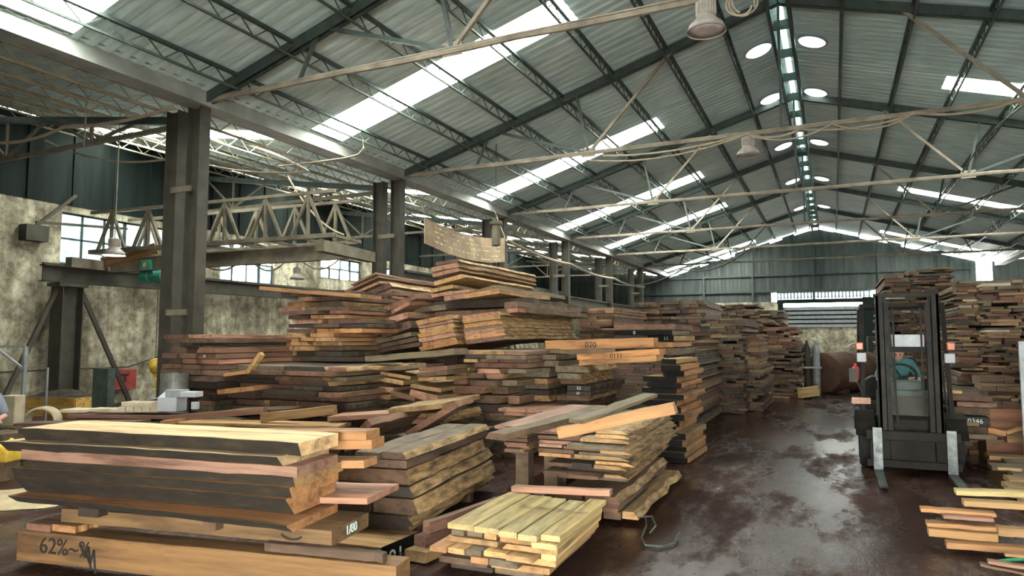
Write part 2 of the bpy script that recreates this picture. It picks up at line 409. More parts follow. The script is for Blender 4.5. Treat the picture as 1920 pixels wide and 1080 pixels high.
# end door: light strip, header, slatted shutter
bm = B(); box(bm, DX0-.35, DX1+.4, YB-.22, YB-.1, 3.82, 4.05); box(bm, DX0-.3, DX0, YB-.2, YB-.05, 2.2, 3.85); box(bm, DX1, DX1+.8, YB-.3, YB-.05, 0, 4.1)
d1 = struct('door_1', bm, M_CLAD)
bm = B()
for k in range(5): box(bm, DX0, DX1, YB-.14, YB-.1, 2.36+.26*k, 2.36+.26*k+.17)
struct('shutter_slat', bm, M_GREY, d1)
bm = B(); box(bm, DX0, DX1, YB-.04, YB, 2.3, 3.6); struct('added_shutter_backing', bm, M_CLAD, d1)  # dark sheet added behind the slats so no bright sky shows in the gaps
bm = B()
for k in range(26): x = DX0-.3+4.75*k/25; box(bm, x-.035, x+.035, YB-.1, YB-.06, 4.08, 4.5)
box(bm, DX0-.35, DX1+.5, YB-.1, YB-.06, 4.18, 4.21); box(bm, DX0-.35, DX1+.5, YB-.1, YB-.06, 4.46, 4.52)
bm2 = B()
for k in range(int((xs[-1]-XW)/.24)):
    x = XW+.24*k
    if not DX0-.35 < x < DX1+.3: box(bm2, x, x+.05, YB-.03, YB-.004, 2.95, zroof(x)-.36)
struct('wall_back.002', bm2, M_ENDW)
wl = struct('window_6', bm, M_GREY)
bm = B(); box(bm, DX0-.35, DX1+.5, YB+.02, YB+.03, 4.05, 4.5); struct('pane', bm, M_GLASS, wl)
# right wall of the far right aisle, open strip under its roof
bm = B(); box(bm, 13.2, 13.4, YN, YB, 0, 5.9); struct('wall_right', bm, M_WALL)
bm = B(); box(bm, XF-.1, 13.4, YB-.08, YB+.1, 3.9, 6.0); struct('wall_back.003', bm, M_ENDW)
bm = B()
for z in (6.05, 6.25): box(bm, 13.22, 13.3, YN, YB, z, z+.12)
tag(put('right_rail', bm, M_GREY), 'grey rails across the open strip of the right side wall', 'rail', kind='structure')
# columns: laced twin channels on the left eave line, single on the right
def column(x, y, label, twin=True):
    e = empty('steel_column', (x, y, 0), label, 'column', 'columns along the left of the aisle' if twin else 'columns behind the right stacks')
    if not twin:
        bm = B(); ibeam_v(bm, x, y, .2, 0, ZE-.2); put('shaft', bm, M_COLM, e); return e
    for xx in (x-.62, x-.08):
        bm = B(); box(bm, xx-.14, xx+.14, y-.012, y+.012, 0, ZE-.22); box(bm, xx-.15, xx-.13, y-.11, y+.11, 0, ZE-.22); box(bm, xx+.13, xx+.15, y-.11, y+.11, 0, ZE-.22)
        put('channel', bm, M_COLM, e)
    bm = B()
    for z in (.35, 2.12, 4.25):
        bar(bm, (x-.6, y-.1, z), (x-.1, y-.1, z), .03, .1)
    put('lacing', bm, M_CRANE, e)
    bm = B(); box(bm, x-.85, x+.15, y-.25, y+.25, 0, .03); put('base_plate', bm, M_STEEL, e)
    return e
def ibeam_v(bm, x, y, s, z0, z1):
    box(bm, x-s/2, x+s/2, y-s/2, y-s/2+.02, z0, z1); box(bm, x-s/2, x+s/2, y+s/2-.02, y+s/2, z0, z1); box(bm, x-.01, x+.01, y-s/2, y+s/2, z0, z1)
CL = ['nearest twin steel column rising behind the reddish board stack', 'second twin steel column, left of the hanging sign board', 'third twin steel column at the far end of the sign board', 'fourth twin steel column beyond the sign board', 'fifth twin steel column, far down the left side', 'last twin steel column near the gable wall']
for y, l in zip(TY[1:], CL): column(XE-.1, y, l)
for y, l in zip(TY[2:], ['third', 'fourth', 'fifth', 'sixth', 'last']): column(XF+.3, y, 'single steel column behind the right stacks, %s truss line' % l, False)

# trusses
def truss(y, label):
    e = empty('roof_truss', (XR, y, 0), label, 'truss', 'main roof trusses', 0); zc = 5.78
    for nm, a, b in (('rafter', (XE, y, ZE-.1), (XR, y, ZR-.12)), ('rafter', (XR, y, ZR-.12), (XF, y, ZE-.1))):
        bm = B(); a, b = Vector(a), Vector(b)
        bar(bm, a+Vector((0, -.06, 0)), b+Vector((0, -.06, 0)), .03, .17); bar(bm, a+Vector((0, .06, 0)), b+Vector((0, .06, 0)), .03, .17); bar(bm, a+Vector((0, 0, .08)), b+Vector((0, 0, .08)), .16, .02)
        put(nm, bm, M_STEEL, e)
    bm = B(); pts = [(XE+(XF-XE)*k/24, y+R.uniform(-.012, .012), zc+R.uniform(-.015, .015)) for k in range(25)]
    tube(bm, pts, .05, 6); bar(bm, (XE, y, zc+.03), (XF, y, zc+.03), .1, .02)
    put('bottom_chord', bm, M_TIE, e)
    for s, xe in ((-1, XE), (1, XF)):
        n = XR + s*4.0
        for fx in (.3, .52, .76):
            xr = xe + (XR-xe)*fx
            bm = B(); bar(bm, (n, y, zc), (xr, y, zroof(xr)-.15), .06, .06); put('web_member', bm, M_STEEL if fx != .76 else M_TIE, e)
        xa = xe + (XR-xe)*.27; bm = B(); bar(bm, (xe+(n-xe)*.42, y, zc), (xa, y, zroof(xa)-.15), .05, .05); put('web_member', bm, M_STEEL, e)
        bm = B(); box(bm, n-.16, n+.16, y-.012, y+.012, zc-.08, zc+.12); put('gusset_plate', bm, M_TIE, e)
    bm = B(); bar(bm, (XR, y, zc), (XR, y, ZR-.15), .05, .05); put('king_post', bm, M_STEEL, e)
TL = ['truss overhead before the first crane column', 'nearest dusty roof truss landing on the nearest twin column', 'roof truss carrying the smaller hanging lamp', 'roof truss with the V node over the forklift side', 'fourth roof truss down the hall', 'fifth roof truss down the hall', 'last roof truss in front of the gable wall']
for y, l in zip(TY, TL):
    if y > 5: truss(y, l)
# lattice purlins
def purlin(x, y0, y1, label, grp, m=M_STEEL, dz=.06, dep=.24):
    e = empty('lattice_purlin', (x, y0, zroof(x)-dz), label, 'purlin', grp); z = zroof(x)-dz
    bm = B(); bar(bm, (x, y0, z), (x, y1, z), .07, .05); put('top_chord', bm, m, e)
    bm = B(); bar(bm, (x, y0, z-dep), (x, y1, z-dep), .035, .035); put('bottom_chord', bm, m, e)
    bm = B(); n = int((y1-y0)/.3)
    for k in range(n):
        a = y0+(y1-y0)*k/n; b = y0+(y1-y0)*(k+1)/n
        p, q = (z, z-dep) if k % 2 == 0 else (z-dep, z)
        bar(bm, (x, a, p), (x, b, q), .016, .016)
    put('lacing', bm, m, e)
for k in range(8):
    x = -8.9 + 1.175*k
    if x < XR-.5: purlin(x, YN, YB, 'dark lattice purlin on the left roof slope, %s up from the gutter' % ORD[k], 'purlins on the left roof slope')
for k in range(8):
    x = 7.4 - 1.175*k
    if x > XR+.4: purlin(x, YN+4, YB, 'dark lattice purlin on the right roof slope, %s up from the right gutter' % ORD[k], 'purlins on the right roof slope')
for k in range(6):
    x = -10.7 - 1.1*k; purlin(x, YN+2, YB, 'dusty lattice purlin over the side aisle, %s from the gutter' % ORD[k], 'purlins over the side aisle', M_DUST, .08, .26)
for y in TY[1:]:
    e = empty('side_truss', (-13.4, y, 5.4), 'side aisle truss at the %s truss line, over the crane' % ORD[TY.index(y)-1], 'truss', 'trusses over the side aisle')
    bm = B(); bar(bm, (XW, y, 5.42), (XE-.9, y, 5.42), .08, .08); put('bottom_chord', bm, M_CRANE, e)
    bm = B(); bar(bm, (XW, y, ZW-.5), (XE-.9, y, ZE-.36), .1, .14); put('rafter', bm, M_STEEL, e)
    for x0, x1 in ((-15.6, -16.8), (-15.6, -15.6), (-15.6, -14.2), (-12.8, -14.2), (-12.8, -12.8), (-12.8, -11.3)):
        bm = B(); bar(bm, (x0, y, 5.44), (x1, y, zroof(x1)-.46), .05, .05); put('web_member', bm, M_CRANE, e)
# roof domes beside the ridge
for k, y in enumerate((16.35, 19.85, 25.05, 30.9, 37.5)):
    for s in (-1, 1):
        x = XR + s*.58; e = empty('roof_dome', (x, y, zroof(x)), 'small round roof light beside the ridge, %s pair, %s side' % (ORD[k], 'left' if s < 0 else 'right'), 'roof light', 'round roof lights beside the ridge')
        sl = SL if s < 0 else -SRR
        bm = B(); lathe(bm, [(.31, -.05), (.34, -.045), (.34, -.03), (.31, -.025)], 20, (0, 0, 0)); bm.transform(Matrix.Translation((x, y, zroof(x))) @ Matrix.Rotation(-math.atan(sl), 4, 'Y')); put('ring', bm, M_GREY, e)
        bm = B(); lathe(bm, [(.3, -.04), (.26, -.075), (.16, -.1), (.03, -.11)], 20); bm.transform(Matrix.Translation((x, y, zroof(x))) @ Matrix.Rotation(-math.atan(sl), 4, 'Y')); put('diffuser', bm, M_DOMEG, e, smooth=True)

# ================================================================== TIMBER
PAL = {'orange': (186, 138, 92), 'tan': (172, 136, 92), 'yellow': (206, 186, 130), 'red': (108, 79, 66), 'pink': (174, 132, 110), 'brown': (106, 83, 64), 'dark brown': (62, 51, 43), 'grey': (114, 102, 82), 'reddish': (132, 97, 78), 'straw': (194, 158, 108), 'cream': (232, 200, 152), 'golden': (132, 101, 64)}
class Plane:
    """upright plane of a stack's near faces: through point P, running at angle th from the X axis"""
    def __init__(s, P, th=0):
        s.P = Vector(P); a = math.radians(th); s.w = Vector((math.cos(a), math.sin(a), 0)); s.n = Vector((-math.sin(a), math.cos(a), 0))
    def hit(s, x, y):
        d = ray(x, y); return EYEP + d*((s.P-EYEP).dot(s.n)/d.dot(s.n))
    def xz(s, x, z):                                       # photo column x at height z on this plane
        d = ray(x, 640); d2 = Vector((d.x, d.y, 0)); t = (Vector((s.P.x, s.P.y, 0))).dot(s.n)/d2.dot(s.n); p = d2*t; return Vector((p.x, p.y, z))
NB = [0]
def board_mesh(L, W, T, mode, wl=0, wr=0, rag=.004, nseg=5, twist=0, mats=None):
    """sawn board: local X along the grain, Y across, Z thickness; wl / wr are the waney (bark) slants of its two edges"""
    bm = B(); rings = []
    for i in range(nseg+1):
        x = -L/2 + L*i/nseg; e1, e2 = R.uniform(-rag, rag), R.uniform(-rag, rag); zz = R.uniform(-rag, rag)*.5 + twist*(i/nseg-.5)**2
        c = min(.004, T*.12)
        dx = R.uniform(-1, 1)*rag*1.5 if i in (0, nseg) else 0
        def lim(a): return max(-W*.4, min(W*.4, a))
        yl0, yl1 = -W/2 + lim(max(0, -wl)) + e1, -W/2 + lim(max(0, wl)) + e1
        yr0, yr1 = W/2 - lim(max(0, -wr)) + e2, W/2 - lim(max(0, wr)) + e2
        # section from bottom-left round: bottom, right edge, top, left edge
        pts = [(yl0+c, -T/2), (yr0-c, -T/2), (yr0, -T/2+c), (yr1, T/2-c), (yr1-c, T/2), (yl1+c, T/2), (yl1, T/2-c), (yl0, -T/2+c)]
        rings.append([bm.verts.new((x+dx, y, z+zz)) for y, z in pts])
    for a, b in zip(rings, rings[1:]):
        for k in range(8):
            f = bm.faces.new((a[k], b[k], b[(k+1) % 8], a[(k+1) % 8]))
            f.material_index = 2 if (k in (2, 1, 3) and wr) or (k in (6, 5, 7) and wl) else 0
    bm.faces.new(rings[0]).material_index = 1; bm.faces.new(rings[-1][::-1]).material_index = 1
    return bm
class Stack:
    def __init__(s, phrase, P, th, L, noun='plank', group=None, face=None, end=None, bark=None, rag=.005, jit=.06, nseg=5, colj=.07):
        s.pl = Plane(P, th); s.phrase = phrase; s.L = L; s.noun = noun; s.group = group or ('boards of the ' + phrase)
        s.mats = [face or M_FACE, end or M_END, bark or M_BARK2]; s.rag = rag; s.jit = jit; s.nseg = nseg; s.rown = 0; s.colj = colj
    def place(s, C, X, Y, Z, L, W, T, col, label, wl=0, wr=0, noun=None, mats=None, twist=0, rag=None, nseg=None):
        bm = board_mesh(L, W, T, None, wl, wr, s.rag if rag is None else rag, nseg or s.nseg, twist)
        mw = Matrix(((X.x, Y.x, Z.x, C.x), (X.y, Y.y, Z.y, C.y), (X.z, Y.z, Z.z, C.z), (0, 0, 0, 1)))
        n = noun or s.noun
        o = put(n, bm, mats or s.mats, None, mw)
        c = PAL[col]; k = 1 + R.uniform(-s.colj, s.colj); q = R.uniform(-s.colj, s.colj)*.4
        c = rgb(min(255, c[0]*k*(1+q)), min(255, c[1]*k), min(255, c[2]*k*(1-q))); o.color = c
        tag(o, label, 'slab' if n == 'slab' else 'beam' if n == 'beam' else 'board', s.group); NB[0] += 1
        return o
    def one(s, x0, y0, x1, y1, th, col, label, L=None, mode='end', push=0, wl=0, wr=0, pitch=0, yaw=0, zt=None, **kw):
        """a board whose near face has its top edge from photo point (x0,y0) to (x1,y1), th photo pixels tall"""
        pl = s.pl; A, Bp = pl.hit(x0, y0), pl.hit(x1, y1); C0 = pl.hit(x0, y0+th); T = A.z-C0.z; L = L or s.L
        w = (Bp-A); W = w.length; w.normalize(); n = pl.n.copy()
        if pitch: n = (n*math.cos(math.radians(pitch)) + Vector((0, 0, 1))*math.sin(math.radians(pitch))).normalized()
        if yaw: n = Matrix.Rotation(math.radians(yaw), 3, 'Z') @ n
        n = (n - w*n.dot(w)).normalized(); t = w.cross(n); mid = (A+Bp)/2 - t*T/2
        if mode == 'end': return s.place(mid + pl.n*push + n*L/2, n, -w, t, L, W, T, col, label, wr, wl, **kw)
        return s.place(mid + pl.n*push + n*L/2, w, n, t, W, L, T, col, label, wl, wr, **kw)
    def rows(s, ys, spec, xref, mode='end', gap=.13):
        """ys: photo heights of the row tops at column xref plus the bottom of the last; spec: per row a list of (x0, x1, colour, options)"""
        pl = s.pl; zs = [pl.hit(xref, y).z for y in ys]; nrow = len(spec)
        for r, row in enumerate(spec):
            zt, zb = zs[r], zs[r+1]; s.rown += 1; m = len(row)
            for i, it in enumerate(row):
                x0, x1, col = it[:3]; o = dict(it[3]) if len(it) > 3 else {}
                A, Bp = pl.xz(x0, zt), pl.xz(x1, zt); T = (zt-zb)*(1-gap)*o.get('t', 1); W = (Bp-A).length - .006
                L = o.get('L', s.L)*(1+R.uniform(-.04, .04)); push = o.get('push', 0) + R.uniform(-s.jit, s.jit)
                n = Matrix.Rotation(math.radians(o.get('yaw', 0)+R.uniform(-.8, .8)), 3, 'Z') @ pl.n; w = Vector((n.y, -n.x, 0)); t = Vector((0, 0, 1))
                mid = (A+Bp)/2; mid.z = zb + T/2
                k = CARD[s.rown-1]
                nn = o.get('noun', s.noun)
                lab = o.get('label') or ('%s %s, %s from left in row %s of the %s' % (col, nn, ORD[i], k, s.phrase) if m > 1 else '%s %s filling row %s of the %s' % (col, nn, k, s.phrase))
                kw = {}
                if 'mats' in o: kw['mats'] = o['mats']
                if 'twist' in o: kw['twist'] = o['twist']
                kw['noun'] = nn
                if o.get('mode', mode) == 'end': ob = s.place(mid + pl.n*push + n*L/2, n, -w, t, L, W, T, col, lab, o.get('wr', 0), o.get('wl', 0), **kw)
                else: ob = s.place(mid + pl.n*push + n*L/2, w, n, t, W, L, T, col, lab, o.get('wl', 0), o.get('wr', 0), **kw)
                if 'mark' in o:
                    mk = o['mark']; face = mid + pl.n*(push-.006) + w*(mk[1]*W)
                    mw = Matrix(((w.x, 0, -n.x, face.x), (w.y, 0, -n.y, face.y), (0, 1, 0, face.z), (0, 0, 0, 1)))
                    lettering('painted_number', mk[0], T*mk[2], mk[3], ob, mw)
def mark_on(ob, txt, size, m, pos, right, up):
    """lettering at a world position on a board"""
    r = Vector(right).normalized(); u = Vector(up); u = (u - r*u.dot(r)).normalized(); n = r.cross(u)
    mw = Matrix(((r.x, u.x, n.x, pos[0]), (r.y, u.y, n.y, pos[1]), (r.z, u.z, n.z, pos[2]), (0, 0, 0, 1)))
    return lettering('painted_number', txt, size, m, ob, mw)

# ---- the thick flitch stack in the near left, on two squared beams
P1 = onz(80, 1053, .06)
f = Stack('big slab stack on the yellow beams', P1, 9, .62, 'slab', 'thick slabs of the front stack', nseg=14, rag=.006, bark=M_BARK)
pl = f.pl
beam = f.one(33, 994, 742, 1062, 57, 'golden', 'long squared beam on the floor at the bottom of the front slab stack', L=.2, mode='side', noun='beam', rag=.004)
A0, A1 = pl.hit(75, 1012), pl.hit(170, 1045); wd = pl.w
p = pl.hit(122, 1028) - pl.n*.004; mark_on(beam, '62%~%', .16, M_INK, p, wd, (0, 0, 1))
p = pl.hit(160, 1040) - pl.n*.004; strokes('ink_scrawl', [[(-.05, .08), (0, -.02), (.03, .06), (.06, -.1)], [(0, .03), (.05, -.06), (.08, .04), (.1, -.12)]], .008, M_INK, beam, Matrix(((wd.x, 0, -pl.n.x, p.x), (wd.y, 0, -pl.n.y, p.y), (0, 1, 0, p.z), (0, 0, 0, 1))))
P91 = onz(742, 1066, .05) + pl.n*.24
f2 = Stack('front slab stack', P91, -3, .5, 'beam', 'squared beams under the front slab stack', nseg=10, rag=.004, end=M_BLK)
e91 = f2.one(300, 982, 714, 1026, 60, 'straw', 'thick beam with black painted end marked 91 beside the front stack', L=.5, mode='side')
c = WM[e91.name]; X = c.to_3x3().col[0]; Y = c.to_3x3().col[1]
half = max(v.co.x for v in e91.data.vertices)
mark_on(e91, '91', .2, M_WHT, c.translation + X*(half+.004) - Y*.08 + Vector((0, 0, .02)), Y, (0, 0, 1))
strokes('yellow_paint_mark', [[(-.05, .1), (.03, .02), (.02, -.09)], [(.05, .1), (.0, .0), (.05, -.08)]], .018, M_YEL, e91, Matrix(((Y.x, 0, X.x, (c.translation+X*(half+.004)+Y*.17).x), (Y.y, 0, X.y, (c.translation+X*(half+.004)+Y*.17).y), (0, 1, 0, c.translation.z), (0, 0, 0, 1))))
f.one(490, 1018, 716, 1040, 17, 'brown', 'thin dark batten lying along the top of the bottom beam', L=.06, mode='side', push=.02, noun='batten')
cross = f.one(98, 958, 610, 1002, 26, 'golden', 'upper squared beam with black ink arc under the big slabs', L=.5, mode='side', push=.08, noun='beam', rag=.004)
p = pl.hit(535, 1004) + pl.n*.072
strokes('ink_arc', [[(.085*math.cos(a), .045*math.sin(a)) for a in [math.radians(200+18*k) for k in range(8)]]], .007, M_INK, cross, Matrix(((wd.x, 0, -pl.n.x, p.x), (wd.y, 0, -pl.n.y, p.y), (0, 1, 0, p.z), (0, 0, 0, 1))))
cc = WM[cross.name]; X = cc.to_3x3().col[0]; Y = cc.to_3x3().col[1]; half = max(v.co.x for v in cross.data.vertices)
mark_on(cross, '1/80', .085, M_WHT, cc.translation + X*(half+.004), Y, (0, 0, 1))
f.one(100, 948, 160, 951, 12, 'orange', 'orange batten end sticking out left under the slabs', L=.4, mode='end', push=.15, noun='batten')
f.one(148, 951, 185, 954, 17, 'dark brown', 'dark batten under the left part of the big slabs', L=.45, mode='end', push=.0, noun='batten')
f.one(379, 978, 404, 981, 15, 'brown', 'dark batten under the middle of the big slabs', L=.45, mode='end', push=.0, noun='batten')
f.one(45, 981, 90, 986, 13, 'reddish', 'short reddish offcut on the left end of bottom beam', L=.3, mode='end', push=.02, noun='batten')
f.one(92, 985, 134, 990, 13, 'orange', 'short orange offcut lying between bottom and upper beam', L=.3, mode='end', push=.02, noun='batten')
SL8 = [(38, 801, 560, 829, 23, .5, 'cream', -.04, 0), (14, 824, 531, 853, 20, .62, 'cream', -.07, -.07), (45, 841, 557, 874, 19, .5, 'pink', 0, -.015),
       (45, 862, 553, 892, 18, .62, 'straw', -.02, -.02), (30, 874, 551, 911, 18, .6, 'orange', -.03, -.045), (36, 891, 547, 931, 31, .6, 'orange', -.1, -.05), (32, 923, 552, 978, 15, .62, 'orange', -.07, -.08)]
for k, (x0, y0, x1, y1, th, dep, col, wn, ps) in enumerate(SL8):
    f.one(x0, y0, x1, y1, th, col, '%s slab with black bark edge, %s from top of the big front stack' % ({'straw': 'pale', 'cream': 'cream', 'pink': 'pinkish', 'orange': 'orange'}[col], ORD[k]), L=dep, mode='side', push=ps, wl=wn or 0, rag=.006, twist=-.02)
for k, (x0, y0, x1, y1, th, col, ps) in enumerate([(540, 832, 583, 832, 18, 'orange', .42), (540, 850, 590, 851, 20, 'orange', .45), (540, 893, 583, 892, 16, 'orange', .4)]):
    f.one(x0-250, y0-2, x1+18, y1, th, col, 'orange slab tucked behind the big front stack, %s from top' % ORD[k], L=.2, mode='side', push=ps+.18)
f.one(300, 945, 640, 958, 12, 'pink', 'flat pinkish board under the right end of the big slabs', L=.5, mode='side', push=.35, noun='plank')

# ---- dark thick slab stack right of the front stack
g = Stack('dark thick slab stack', onz(770, 1000, .08), 8, 2.0, 'slab', 'dark slabs right of the front stack', rag=.012, nseg=8, jit=.03, face=M_OLD)
FR = [M_FACE, M_END, M_BARK2]
g.rows([848, 863, 880, 911, 933, 966, 986, 999], [
    [(672, 718, 'brown'), (719, 767, 'brown', {'wr': .04})], [(672, 768, 'brown', {'mats': FR})],
    [(636, 770, 'brown', {'wr': .04, 'mats': FR})], [(636, 779, 'dark brown', {'wr': .05})],
    [(636, 702, 'dark brown'), (703, 790, 'brown', {'wr': .05})], [(640, 780, 'dark brown', {'wr': .06})], [(645, 772, 'dark brown', {'wr': .03})]], 768)
tx = Plane(onz(768, 1000, .08), 8)
q = g.pl
for k, l in ((.3, 'front'), (1.5, 'back')):
    bearer = B(); a = q.xz(650, .0)+q.n*k; b = q.xz(768, 0)+q.n*k; bar(bearer, (a.x, a.y, .04), (b.x, b.y, .04), .1, .08)
    tag(put('bearer', bearer, M_OLD), l + ' dark bearer on the floor under the dark thick slab stack', 'bearer', 'bearers under the dark slab stack')
# long loose boards on the floor between this stack and the pale bundle
lf = Stack('slab stack', onz(790, 1000, 0), 0, 1.9, 'plank', 'loose boards by the dark slab stack')
def lay(st, pa, za, pb, zb, W, T, col, label, **kw):
    """board laid from photo point pa (at height za) to pb (at height zb)"""
    a, b = onz(*pa, za), onz(*pb, zb); X = (b-a).normalized(); Y = Vector((0, 0, 1)).cross(X).normalized(); Z = X.cross(Y)
    return st.place((a+b)/2 - Z*T/2, X, Y, Z, (b-a).length, W, T, col, label, **kw)
lay(lf, (800, 978), .26, (985, 916), .26, .07, .09, 'reddish', 'reddish long board on edge beside the dark slab stack')
lay(lf, (788, 1004), .17, (930, 955), .17, .12, .08, 'red', 'dark red long board below the reddish edge board')
lay(lf, (780, 1033), .09, (880, 985), .09, .2, .08, 'tan', 'tan long board on the floor left of the pale bundle')

# ---- pale yellow bundle in front
h = Stack('pale yellow bundle', onz(1045, 1092, 0), 2, 1.12, 'board', 'pale boards of the tied bundle', rag=.004, jit=.03, face=M_OLD)
PF = [M_FACE, M_END, M_BARK2]
pf = lambda **k: dict(mats=PF, **k)
h.rows([1003, 1016, 1028, 1040, 1052, 1066, 1080, 1094], [
    [(842, 890, 'yellow', pf()), (891, 938, 'yellow', pf()), (940, 975, 'yellow', pf(push=-.04)), (976, 1012, 'yellow', pf(push=-.04)), (1013, 1050, 'yellow', pf(push=-.04))],
    [(848, 872, 'grey'), (874, 904, 'grey'), (908, 932, 'straw', pf()), (938, 1000, 'tan', pf(push=-.03)), (1001, 1048, 'yellow', pf(push=-.03))],
    [(842, 934, 'tan', pf()), (944, 1046, 'straw', pf(push=-.05, wl=.03))],
    [(828, 858, 'orange', pf(push=-.12)), (859, 889, 'straw', pf(push=-.12)), (890, 916, 'grey', dict(push=-.1)), (918, 960, 'straw', pf(push=-.08)), (962, 1010, 'straw', pf(push=-.1)), (1012, 1042, 'yellow', pf())],
    [(850, 890, 'grey'), (898, 930, 'orange', pf(push=-.1)), (932, 985, 'grey', dict(push=-.1)), (988, 1040, 'straw', pf())],
    [(832, 920, 'brown', dict(push=-.04)), (922, 1030, 'tan', pf())],
    [(850, 925, 'dark brown'), (927, 1018, 'grey')]], 1045)
h.one(894, 944, 1096, 955, 12, 'pink', 'pinkish batten lying across the top of the pale yellow bundle', L=.09, mode='side', push=.62, noun='batten', mats=PF)

# ---- broad stack by the aisle: ragged waney boards
k4 = onz(1180, 975, .04)
i4 = Stack('ragged aisle stack', k4, 2, 2.25, 'plank', 'waney planks of the ragged aisle stack', rag=.02, jit=.07, nseg=7, face=M_OLD)
i4.rows([812, 820, 828, 836, 843, 850, 858, 866], [
    [(924, 1038, 'pink', {'mats': FR, 'push': .1}), (1104, 1168, 'straw', {'push': .1, 'wr': .05})],
    [(926, 1036, 'reddish', {'push': .12}), (1040, 1104, 'dark brown', {'push': .3}), (1107, 1172, 'straw', {'push': .05, 'wr': .05})],
    [(922, 982, 'red', {'push': .1}), (1004, 1080, 'brown', {'push': .12}), (1082, 1176, 'tan', {'wr': .06})],
    [(938, 980, 'red', {'push': .12}), (1003, 1064, 'pink', {'push': .06}), (1066, 1180, 'grey', {'wr': .06})],
    [(938, 980, 'reddish', {'push': .12}), (1006, 1052, 'pink', {'push': .06}), (1054, 1120, 'reddish'), (1122, 1186, 'tan', {'wr': .07, 'push': -.06})],
    [(936, 982, 'reddish', {'push': .1, 'wr': .03}), (1010, 1078, 'brown', {'push': .05}), (1080, 1180, 'grey', {'wr': .06})],
    [(940, 980, 'red', {'push': .1, 'wr': .04}), (1007, 1050, 'tan', {'push': .02}), (1052, 1072, 'orange', {'push': .0}), (1080, 1184, 'tan', {'wr': .08, 'push': -.05})]], 1170)
i4.rows([866, 874, 882, 890, 897, 905], [
    [(1050, 1110, 'grey', {'push': .1}), (1112, 1188, 'straw', {'push': -.05, 'wr': .07})],
    [(1022, 1068, 'brown', {'push': -.05, 'wl': .03}), (1070, 1112, 'dark brown', {'push': -.05}), (1113, 1174, 'tan', {'push': -.05, 'wr': .06})],
    [(1060, 1160, 'dark brown', {'push': .05, 'wr': .05})],
    [(1024, 1068, 'red', {'push': -.06}), (1070, 1130, 'reddish', {'push': -.08}), (1132, 1178, 'tan', {'push': -.1, 'wr': .07})],
    [(1040, 1110, 'brown'), (1112, 1170, 'grey', {'wr': .05})]], 1170)
i4.rows([922, 936, 947, 957, 973], [
    [(1046, 1104, 'brown', {'push': -.18, 'wl': .04}), (1106, 1170, 'reddish', {'push': -.2, 'wr': .05})],
    [(1040, 1166, 'red', {'push': -.2, 'wl': .04})], [(1060, 1162, 'reddish', {'push': -.12})],
    [(1130, 1162, 'brown', {'push': -.1}), (1163, 1197, 'tan', {'push': -.1, 'wr': .04})]], 1170)
# dark bearers and crates that carry the left part of the aisle stack
def support(st, x0, x1, ytop, push, dep, xr):
    zt = st.pl.hit(xr, ytop).z; a, b = st.pl.xz(x0, 0), st.pl.xz(x1, 0)
    for u in (0, 1):
        for v in (0, 1):
            sup = B(); p = a.lerp(b, u) + st.pl.n*(push+dep*v); box(sup, p.x-.07, p.x+.07, p.y-.07, p.y+.07, 0, zt)
            tag(put('timber_prop', sup, M_OLD), 'dark timber prop under the ragged aisle stack, %s %s one' % (('front', 'back')[v], ('left', 'right')[u]), 'prop', 'props under the ragged stack')
support(i4, 955, 1010, 866, .4, 1.2, 1170)
lay(i4, (1045, 801), .86, (1267, 752), 1.13, .2, .1, 'orange', 'long orange waney timber slanting across the ragged aisle stack', wr=.05, rag=.012, mats=FR)
lay(i4, (930, 812), .83, (1120, 762), .93, .22, .06, 'brown', 'dark bark slab slanting on top left of the ragged aisle stack', wr=.04)
lay(i4, (1075, 788), .96, (1222, 738), 1.12, .16, .035, 'grey', 'greenish narrow board resting on the slanting orange timber')
i5 = Stack('low stack behind', ony(990, 800, 8.75), 0, 1.2, 'plank', 'pale planks behind the ragged stack')
i5.rows([767, 774, 781, 792], [[(934, 1015, 'pink'), (1016, 1092, 'pink', {'push': -.1})], [(944, 1000, 'pink'), (1002, 1085, 'straw')], [(918, 1000, 'brown')]], 990)

# ---- thick numbered slabs behind the ragged stack, orange beam on top
S5Y = 8.75
t5 = Stack('numbered slab stack', ony(1105, 752, S5Y+.9), 1, 3.0, 'slab', 'slabs of the numbered stack', rag=.014, nseg=7, face=M_OLD, jit=.05)
bm20 = t5.one(1014, 639, 1218, 633, 18, 'orange', 'orange beam marked 020 on top of the numbered slab stack', L=.3, mode='side', noun='beam', mats=FR, push=.2)
p = t5.pl.hit(1100, 647) + t5.pl.n*.19; mark_on(bm20, '020', .12, M_INK, p, t5.pl.w, (0, 0, 1))
t5.one(982, 655, 1148, 654, 9, 'brown', 'brown board below the orange 020 beam', L=.4, mode='side', push=.2, noun='plank')
b11 = t5.one(1078, 664, 1230, 655, 11, 'orange', 'orange board end-on to the aisle, above its ink-marked twin', L=.5, mode='side', push=.1, noun='plank', mats=FR)
b12 = t5.one(1080, 675, 1230, 666, 11, 'orange', 'orange board with ink scrawl 11 under its twin', L=.5, mode='side', push=.1, noun='plank', mats=FR)
p = t5.pl.hit(1152, 668) + t5.pl.n*.09; mark_on(b12, '0111', .1, M_INK, p, t5.pl.w, (0, 0, 1))
t5.rows([686, 699, 711, 722, 733, 742, 752], [
    [(1040, 1102, 'grey', {'wr': .06})], [(1048, 1090, 'grey', {'wr': .05})], [(1048, 1092, 'brown', {'wr': .05})],
    [(1062, 1108, 'dark brown', {'mark': ('52', 0, .9, M_WHT)})], [(1062, 1106, 'dark brown', {'mark': ('57', 0, .9, M_WHT)})], [(1045, 1104, 'brown', {'wr': .05, 'push': -.1})]], 1104)
